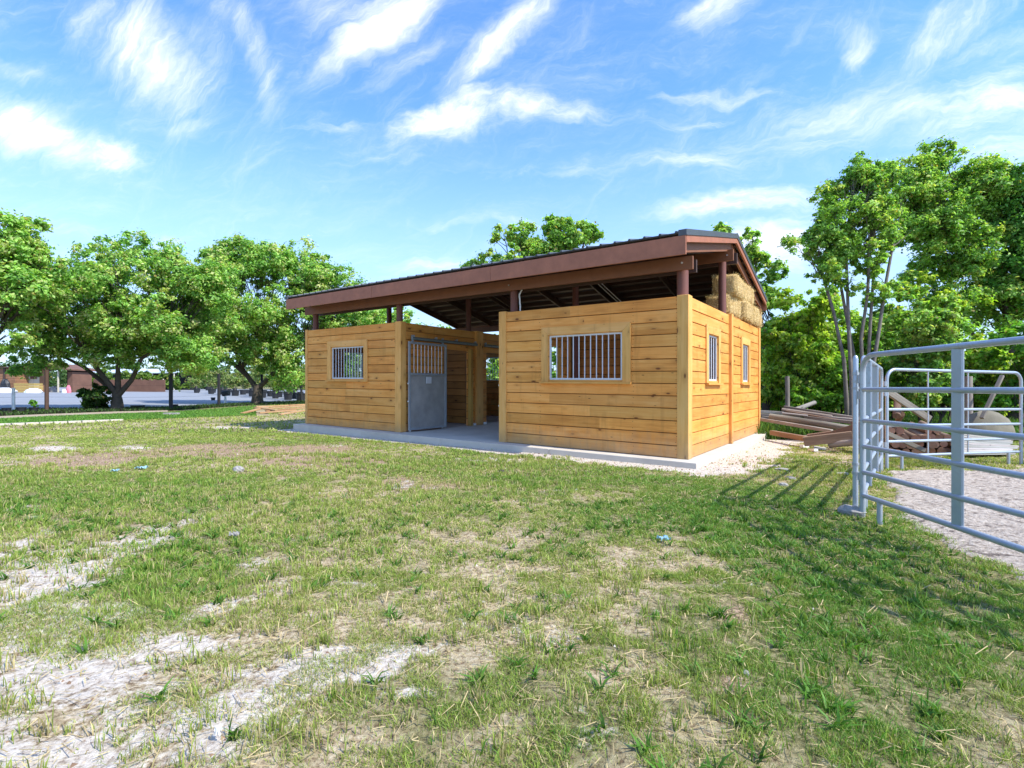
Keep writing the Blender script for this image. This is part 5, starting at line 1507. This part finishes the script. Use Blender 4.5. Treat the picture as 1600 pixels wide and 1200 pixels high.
# thicket far behind everything on the right, one mass
cl = []
rr_ = random.Random(5)
for i in range(170):
    Y_ = rr_.uniform(20, 27); px = rr_.uniform(1130, 1680); x = (px - 800) / 823 * Y_
    cl.append((x, Y_, gz(x, Y_) + rr_.uniform(.3, 3.0), rr_.uniform(.7, 1.2)))
foliage('thicket', cl, 60000, .2, PAL_RIGHT + PAL_YEL, None, 51)['kind'] = 'stuff'
cl = []
for i in range(150):
    Y_ = rr_.uniform(24, 33); px = rr_.uniform(640, 1250); x = (px - 800) / 823 * Y_
    cl.append((x, Y_, gz(x, Y_) + rr_.uniform(.3, 3.6), rr_.uniform(.8, 1.4)))
foliage('thicket', cl, 42000, .24, PAL_RIGHT + PAL_MANGO, None, 52)['kind'] = 'stuff'
cl = []
for i in range(260):
    Y_ = rr_.uniform(95, 125); px = rr_.uniform(-700, 760); x = (px - 800) / 823 * Y_
    cl.append((x, Y_, gz(x, Y_) + rr_.uniform(.3, 3.2 if px < 250 else 6.5), rr_.uniform(2.0, 3.4)))
foliage('far_tree_line', cl, 52000, .7, [(.06, .13, .035), (.09, .17, .05), (.13, .2, .07)], None, 53)['kind'] = 'stuff'

# taller weeds along the back edge and the strip by the fence
def weeds(name, n, fx, h0, h1, wd, pal, seed):
    r = np.random.default_rng(seed); x, y = fx(r, n); n = len(x)
    pal = np.array(pal); col = pal[r.integers(0, len(pal), n)] * (.7 + .6 * r.random(n))[:, None]
    return blade_mesh(name, [(x, y, gz(x, y), h0 + (h1 - h0) * r.random(n), wd * (.6 + .8 * r.random(n)), r.random(n) * math.pi, .2 + .6 * r.random(n), col, r)])


def back_zone(r, n):
    y = 11.8 + 8 * r.random(n) ** 1.3; px = 1185 + 520 * r.random(n); return (px - 800) / 823 * y, y


weeds('tall_weeds', 26000, back_zone, .12, .42, .022, [(.10, .21, .03), (.16, .26, .04), (.07, .16, .025)], 61)


def px_zone(p0, p1, top, bot):
    def f(r, n):
        px = p0 + (p1 - p0) * r.random(n); q = r.random(n); py = top(px) + (bot(px) - top(px)) * q
        m = (px - 800) / 823; k = (py - 611) / 823; Y_ = (1.1 - GA) / (k + GB * m + GC); return m * Y_, Y_
    return f


weeds('lush_weeds', 30000, px_zone(-80, 400, strip_top, strip_bot), .03, .075, .03, [(.12, .27, .035), (.18, .33, .05), (.08, .20, .03)], 62)
weeds('dark_weeds', 15000, px_zone(-80, 480, yard_edge, path_top), .04, .14, .035, [(.035, .08, .018), (.07, .14, .025), (.03, .025, .018)], 63)

# ------------------------------------------------------------------ left boundary things
FE = empty('wire_fence', (-15, 24, 0), 0, label='dark-posted wire fence between the lawn and the nursery yard', cat='fence')
FE.matrix_world = Matrix.Identity(4); FE.location = (0, 0, 0)
fp = [G(-150, 646), G(73, 643), G(267, 640.5), G(342, 634), G(409, 630), G(471, 627), G(540, 624)]
tops = [None, 578, 582, 584, 585, 583, 583]
tz = []
for i, (g0, tp) in enumerate(zip(fp, tops)):
    z = g0.z + 1.6 if tp is None else 1.1 - (tp - 611) / 823 * g0.y
    tz.append(z)
    m = MB(); m.tube([(g0.x, g0.y, g0.z - .1), (g0.x, g0.y, z)], .065 if i == 1 else .075, 10)
    m.build('fence_post', 'brown_post' if i == 1 else 'black_post', FE, smooth=True, label='brown fence post' if i == 1 else None)
m = MB()
for i in range(len(fp) - 1):
    for f in (.35, .65, .93):
        a = Vector(fp[i]); b = Vector(fp[i + 1]); a.z += (tz[i] - a.z) * f; b.z += (tz[i + 1] - b.z) * f
        m.tube([a, (a + b) / 2 - Vector((0, 0, .03)), b], .004, 4, cap=False)
m.build('wire', 'black_post', FE)
# pale edging stones along the lawn
for i in range(9):
    px0 = -4 + i * 22
    a = G(px0, 665.2 - 7.4 * px0 / 189); b = G(px0 + 20, 665.2 - 7.4 * (px0 + 20) / 189)
    m = MB(); a.z += .02; b.z += .02; mid = (a + b) / 2; m.beam(a - mid, b - mid, .10, .07); o = m.build('edging_block', 'concrete', None, bevel=.006, label='pale concrete edging block in the broken line between lawn and weeds', cat='edging block', group='edging blocks along the left lawn'); o.location = mid

m = MB(); g0 = G(21, 644); m.tube([(0, 0, -.05), (0, 0, 1.1 - (606 - 611) / 823 * g0.y - g0.z)], .05, 10); o = m.build('pale_post', 'white_plastic', None, smooth=True, label='short white post standing in the yard at the far left', cat='post'); o.location = g0
g0 = G(352, 631); m = MB(); m.tube([(0, 0, -.05), (0, 0, .42)], .06, 8); o = m.build('white_stub', 'white_plastic', None, label='low white pipe stub beyond the fence with a black can on it', cat='pipe'); o.location = g0
m = MB(); m.tube([(-.16, 0, 0), (.2, 0, .05)], .15, 12); o = m.build('can', 'black_plastic', None, smooth=True, label='black can lying on the white pipe stub', cat='can'); o.location = g0 + Vector((.02, 0, .56))


def pot_shape(m, r, h):
    m.tube([(0, 0, 0), (0, 0, h * .9), (0, 0, h * .9), (0, 0, h)], [r * .78, r * .98, r * 1.06, r * 1.08], 14)


for (px, py, s, lab, sprout) in [(10, 646, .13, 'empty black pot at the far left by the yard fence', False), (33, 645.5, .14, 'black pot right of the leftmost one, by the yard fence', False), (53, 645, .13, 'black pot holding a small leafy plant near the brown fence post', True), (274, 637.5, .11, 'round black pot at the foot of the fence beside the black post', False), (333, 626, .14, 'small black pot left of the can in the yard', False)]:
    g0 = G(px, py); root = empty('plant_pot', g0, 0, label=lab, cat='pot', group='loose pots along the yard fence')
    m = MB(); pot_shape(m, s, s * 1.5); m.build('pot', 'black_plastic', root, smooth=True)
    if sprout:
        m = MB(); m.tube([(0, 0, .1), (-.03, 0, .42)], .012, 6); m.build('stem', 'bark', root); foliage('leaves', [(-.03, 0, .38, .12), (.02, 0, .26, .1)], 160, .09, PAL_DARK, root, 71)
g0 = G(215, 638); m = MB(); m.box(-.22, .22, -.14, .14, 0, .11); m.box(-.24, .24, -.16, .16, .11, .135); o = m.build('crate', 'black_plastic', None, bevel=.01, label='flat dark crate on the yard right of the forked tree', cat='crate'); o.location = g0
for (px, lab) in ((262, 'grey concrete block in the weeds left of the black fence post'), (274, 'paler concrete block in the weeds under the black fence post')):
    g0 = G(px, 649); m = MB(); m.box(-.12, .12, -.08, .08, 0, .09); o = m.build('concrete_block', 'stone', None, bevel=.01, label=lab, cat='block'); o.location = g0
bS = G(152, 641)
tree('low_bush', 'dark low bush at the foot of the forked tree', bS, [(0, 0, .45, .6, .5, .45), (-.3, 0, .75, .4, .4, .35)], 2600, .17, [(.03, .08, .015), (.05, .12, .02), (.08, .16, .03)], 81, [[(0, 0, 0), (0, 0, .4)]], .03, cat='bush', ncl=10, clr=(.2, .35))

# potted nursery trees
PG = 'potted nursery trees in rows beyond the fence'
protos = []
for v_ in range(3):
    random.seed(90 + v_)
    root = empty('potted_tree', (0, 0, -50), 0, label='x', cat='potted tree', group=PG)
    m = MB(); pot_shape(m, .30, .48); m.build('pot', 'black_plastic', root, smooth=True)
    m = MB(); m.tube([(0, 0, .4), (.03, 0, 1.0), (-.02, 0, 1.7)], [.03, .025, .015], 6); m.build('stem', 'bark_pale', root)
    cl = [(random.uniform(-.35, .35), random.uniform(-.35, .35), random.uniform(.85, 2.1), random.uniform(.28, .45)) for _ in range(9)]
    foliage('leaves', cl, 1500, .15, [(.20, .32, .09), (.28, .38, .12), (.36, .40, .16), (.16, .26, .07), (.42, .34, .18)], root, 95 + v_)
    protos.append(root)
spots = []
for row in range(4):
    for i in range(9):
        f = i / 8
        px = 474 - 168 * f + row * 7 + random.uniform(-5, 5); py = 626.5 - 12.0 * f - row * 1.9 + random.uniform(-.5, .5)
        spots.append((row, px, py))
first = [True, True, True]
RL = ['potted nursery tree in the front row beyond the fence', 'potted nursery tree in the second row beyond the fence', 'potted nursery tree in the third row beyond the fence', 'potted nursery tree in the last row beyond the fence']
for n_, (row, px, py) in enumerate(spots):
    g0 = G(px, py); v_ = n_ % 3
    if first[v_]: o = protos[v_]; first[v_] = False
    else:
        o = protos[v_].copy(); sc.collection.objects.link(o)
        for ch in list(protos[v_].children):
            c2 = ch.copy(); sc.collection.objects.link(c2); c2.parent = o
    o['label'] = RL[row]; o.location = g0; o.rotation_euler = (0, 0, random.uniform(0, 6)); s = random.uniform(.85, 1.2); o.scale = (s, s, s)

# ------------------------------------------------------------------ far buildings on the left
def far_box(parent, name, px0, px1, Y, z0, z1, depth, mat, dy=0, label=None):
    x0 = (px0 - 800) / 823 * Y; x1 = (px1 - 800) / 823 * Y; g0 = gz((x0 + x1) / 2, Y)
    m = MB(); m.box(x0, x1, Y + dy, Y + dy + depth, g0 + z0, g0 + z1); return m.build(name, mat, parent, label=label)


YS = 54
sh = empty('timber_shed', (0, 0, 0), 0, label='orange slatted timber shed at the far left edge of the yard', cat='shed')
x0, x1 = (-60 - 800) / 823 * YS, (24 - 800) / 823 * YS; g0 = gz(x0, YS)
for i in range(9):
    m = MB() if i == 0 else m
    m.box(x0, x1, YS + .001 * (i % 2), YS + 3, g0 + .05 + i * .26, g0 + .05 + i * .26 + .24, tone(.2, .1))
m.build('slat_wall', 'orange_board', sh)
m = MB(); m.box(x0 - .2, x1 + .3, YS - .3, YS + 3.3, g0 + 2.42, g0 + 2.55); m.build('roof', 'rafter_brown', sh)
m = MB(); m.box((6 - 800) / 823 * YS, (9 - 800) / 823 * YS, YS - .08, YS - .01, g0, g0 + 2.4); m.build('corner_board', 'rafter_brown', sh)
s2 = empty('open_shed', (0, 0, 0), 0, label='cream and brick-coloured open shed with a shallow red roof behind the yard', cat='shed')
YQ = 55.5
def fx(px, Y=YQ): return (px - 800) / 823 * Y
g0 = gz(fx(75), YQ); top = lambda py, Y=YQ: 1.1 - (py - 611) / 823 * Y
m = MB(); m.box(fx(34), fx(62), YQ, YQ + .2, g0, top(580)); m.build('gable_wall', 'cream', s2)
m = MB(); m.box(fx(24), fx(33), YQ + .3, YQ + 3, g0, top(580)); m.build('bay_shade', 'shade_black', s2)  # solid near-black block in place of the shaded opening
m = MB(); m.box(fx(62.3), fx(73), YQ - .05, YQ + .2, g0, top(574)); m.build('brick_wall', 'orange_board', s2)
m = MB(); m.box(fx(48), fx(58), YQ - .06, YQ - .01, top(592), top(583)); m.build('shutter', 'rust_red', s2)
m = MB(); m.box(fx(73.3), fx(110), YQ + 2.5, YQ + 2.7, g0, top(576)); m.build('back_wall', 'shade_black', s2)  # wall coloured near-black for the shade under the shed roof
m = MB(); m.box(fx(106), fx(114), YQ - .05, YQ + 2.5, g0, top(581)); m.build('side_wall', 'rust_red', s2)
m = MB(); m.box(fx(97), fx(98.6), YQ - .6, YQ - .48, g0, top(580)); m.build('prop_post', 'cream', s2)
m = MB()
for (pa, ya, pb, yb2) in ((28, 579, 76, 569.5), (76, 569.5, 118, 579)):
    m.hexa([(fx(pa), YQ - 1, top(ya)), (fx(pb), YQ - 1, top(yb2)), (fx(pb), YQ + 3.5, top(yb2)), (fx(pa), YQ + 3.5, top(ya)),
            (fx(pa), YQ - 1, top(ya) + .14), (fx(pb), YQ - 1, top(yb2) + .14), (fx(pb), YQ + 3.5, top(yb2) + .14), (fx(pa), YQ + 3.5, top(ya) + .14)])
m.build('roof', 'rust_red', s2)
# clutter in the yard, each of its own shape
def clutter(name, px, w_, h_, mat, lab, cat, Y=52.5, kind='stack'):
    x = (px - 800) / 823 * Y; m = MB(); g0 = gz(x, Y)
    if kind == 'stack':
        n = 4
        for i in range(n): m.box(-w_ / 2 + random.uniform(-.1, .1), w_ / 2 + random.uniform(-.1, .1), -.5, .5, i * h_ / n + .02, (i + 1) * h_ / n - .03)
    elif kind == 'heap':
        m.sphere((0, 0, 0), w_ / 2, 7, (1, .7, 2 * h_ / w_), .12)
    o = m.build(name, mat, None, label=lab, cat=cat, smooth=False); o.location = (x, Y, g0 + (.0 if kind == 'stack' else .05)); return o


clutter('pallet_stack', 45, 2.0, .95, 'yellow', 'stack of yellow boards in front of the cream shed wall', 'pallets')
clutter('tarp_heap', 4, 2.4, .45, 'white_plastic', 'white tarp heap below the slatted shed', 'tarp', kind='heap', Y=50.5)
clutter('tarp_heap', 52, 1.6, .4, 'white_plastic', 'white tarp heap in front of the yellow board stack', 'tarp', kind='heap', Y=50.5)
clutter('bundle', 107, .5, .75, 'pink', 'pink bundle standing at the right end of the open shed', 'bundle', kind='heap')
clutter('bundle', 100, .45, .35, 'white_plastic', 'low white bundle left of the pink one', 'bundle', kind='heap', Y=52)
clutter('bundle', 84, 1.0, .6, 'stone', 'grey bundle inside the open shed', 'bundle', kind='heap', Y=56)
clutter('tarp_heap', 8, 1.0, 1.3, 'black_plastic', 'dark heap leaning against the slatted shed', 'tarp', kind='heap', Y=53)
# long shade house and red hedge wall
YH = 80
m = MB(); g0 = gz(fx(200, YH), YH)
gh = empty('shade_house', (0, 0, 0), 0, label='long low nursery shelter with a pale sheet roof behind the forked tree', cat='shelter')
m.hexa([(fx(128, YH), YH, top(583, YH)), (fx(272, YH), YH, top(583, YH)), (fx(268, YH), YH + 8, top(575, YH)), (fx(132, YH), YH + 8, top(575, YH)),
        (fx(128, YH), YH, top(583, YH) + .2), (fx(272, YH), YH, top(583, YH) + .2), (fx(268, YH), YH + 8, top(575, YH) + .2), (fx(132, YH), YH + 8, top(575, YH) + .2)])
m.build('roof', 'roof_sheet_white', gh)
m = MB(); m.box(fx(130, YH), fx(270, YH), YH + 6, YH + 6.3, g0, top(580, YH)); m.build('back_wall', 'shade_black', gh)  # near-black colour carries the shade below the sheet roof
for px in range(134, 272, 17):
    m = MB(); m.tube([(fx(px, YH), YH + .3, g0), (fx(px, YH), YH + .3, top(583, YH))], .09, 8); m.build('leg', 'cream', gh)
m = MB(); YW = 64; g0 = gz(fx(200, YW), YW)
for i in range(36):
    a = 146 + i * 3.1; m.box(fx(a, YW), fx(a + 2.9, YW), YW, YW + .12, g0, top(593.5 + random.uniform(-1.2, .8), YW), tone(.2, .05))
m.build('board_fence', 'rust_red', None, label='rust-red board fence across the back of the yard', cat='fence')
cl = [(fx(118 + i * 4.3, 66), 66 + random.uniform(0, 2), gz(-50, 66) + random.uniform(.5, 2.3), .9) for i in range(36)]
foliage('hedge', cl, 9000, .35, [(.14, .24, .04), (.2, .3, .05), (.1, .18, .03)], None, 55)
tag(bpy.data.objects['hedge'], 'yellow-green hedge showing over the rust-red board fence', 'hedge')

# fence posts in the thicket at the right
for (px, Y_, y0, r_, lab) in [(1230, 13.8, 588, .055, 'grey wooden fence post standing behind the weathered pile'), (1513, 11.2, 588, .07, 'dark wooden fence post behind the log stack'), (1333, 14.2, 560, .06, 'dark old post hidden behind the near corner of the pen')]:
    g0 = at(px, Y_); m = MB(); m.tube([(0, 0, -.1), (.01, 0, .8), (0, 0, 1.1 - (y0 - 611) / 823 * Y_ - g0.z)], r_, 10, wob=.05)
    o = m.build('fence_post', 'weathered', None, smooth=True, label=lab, cat='fence post'); o.location = g0
a = at(1534, 10.6); a.z = .55; b = at(1566, 10.9); b.z = 1.42; timber('board', a, b, .035, 'thin weathered board leaning up to the right behind the boulder', 'weathered', None, True, h=.05)
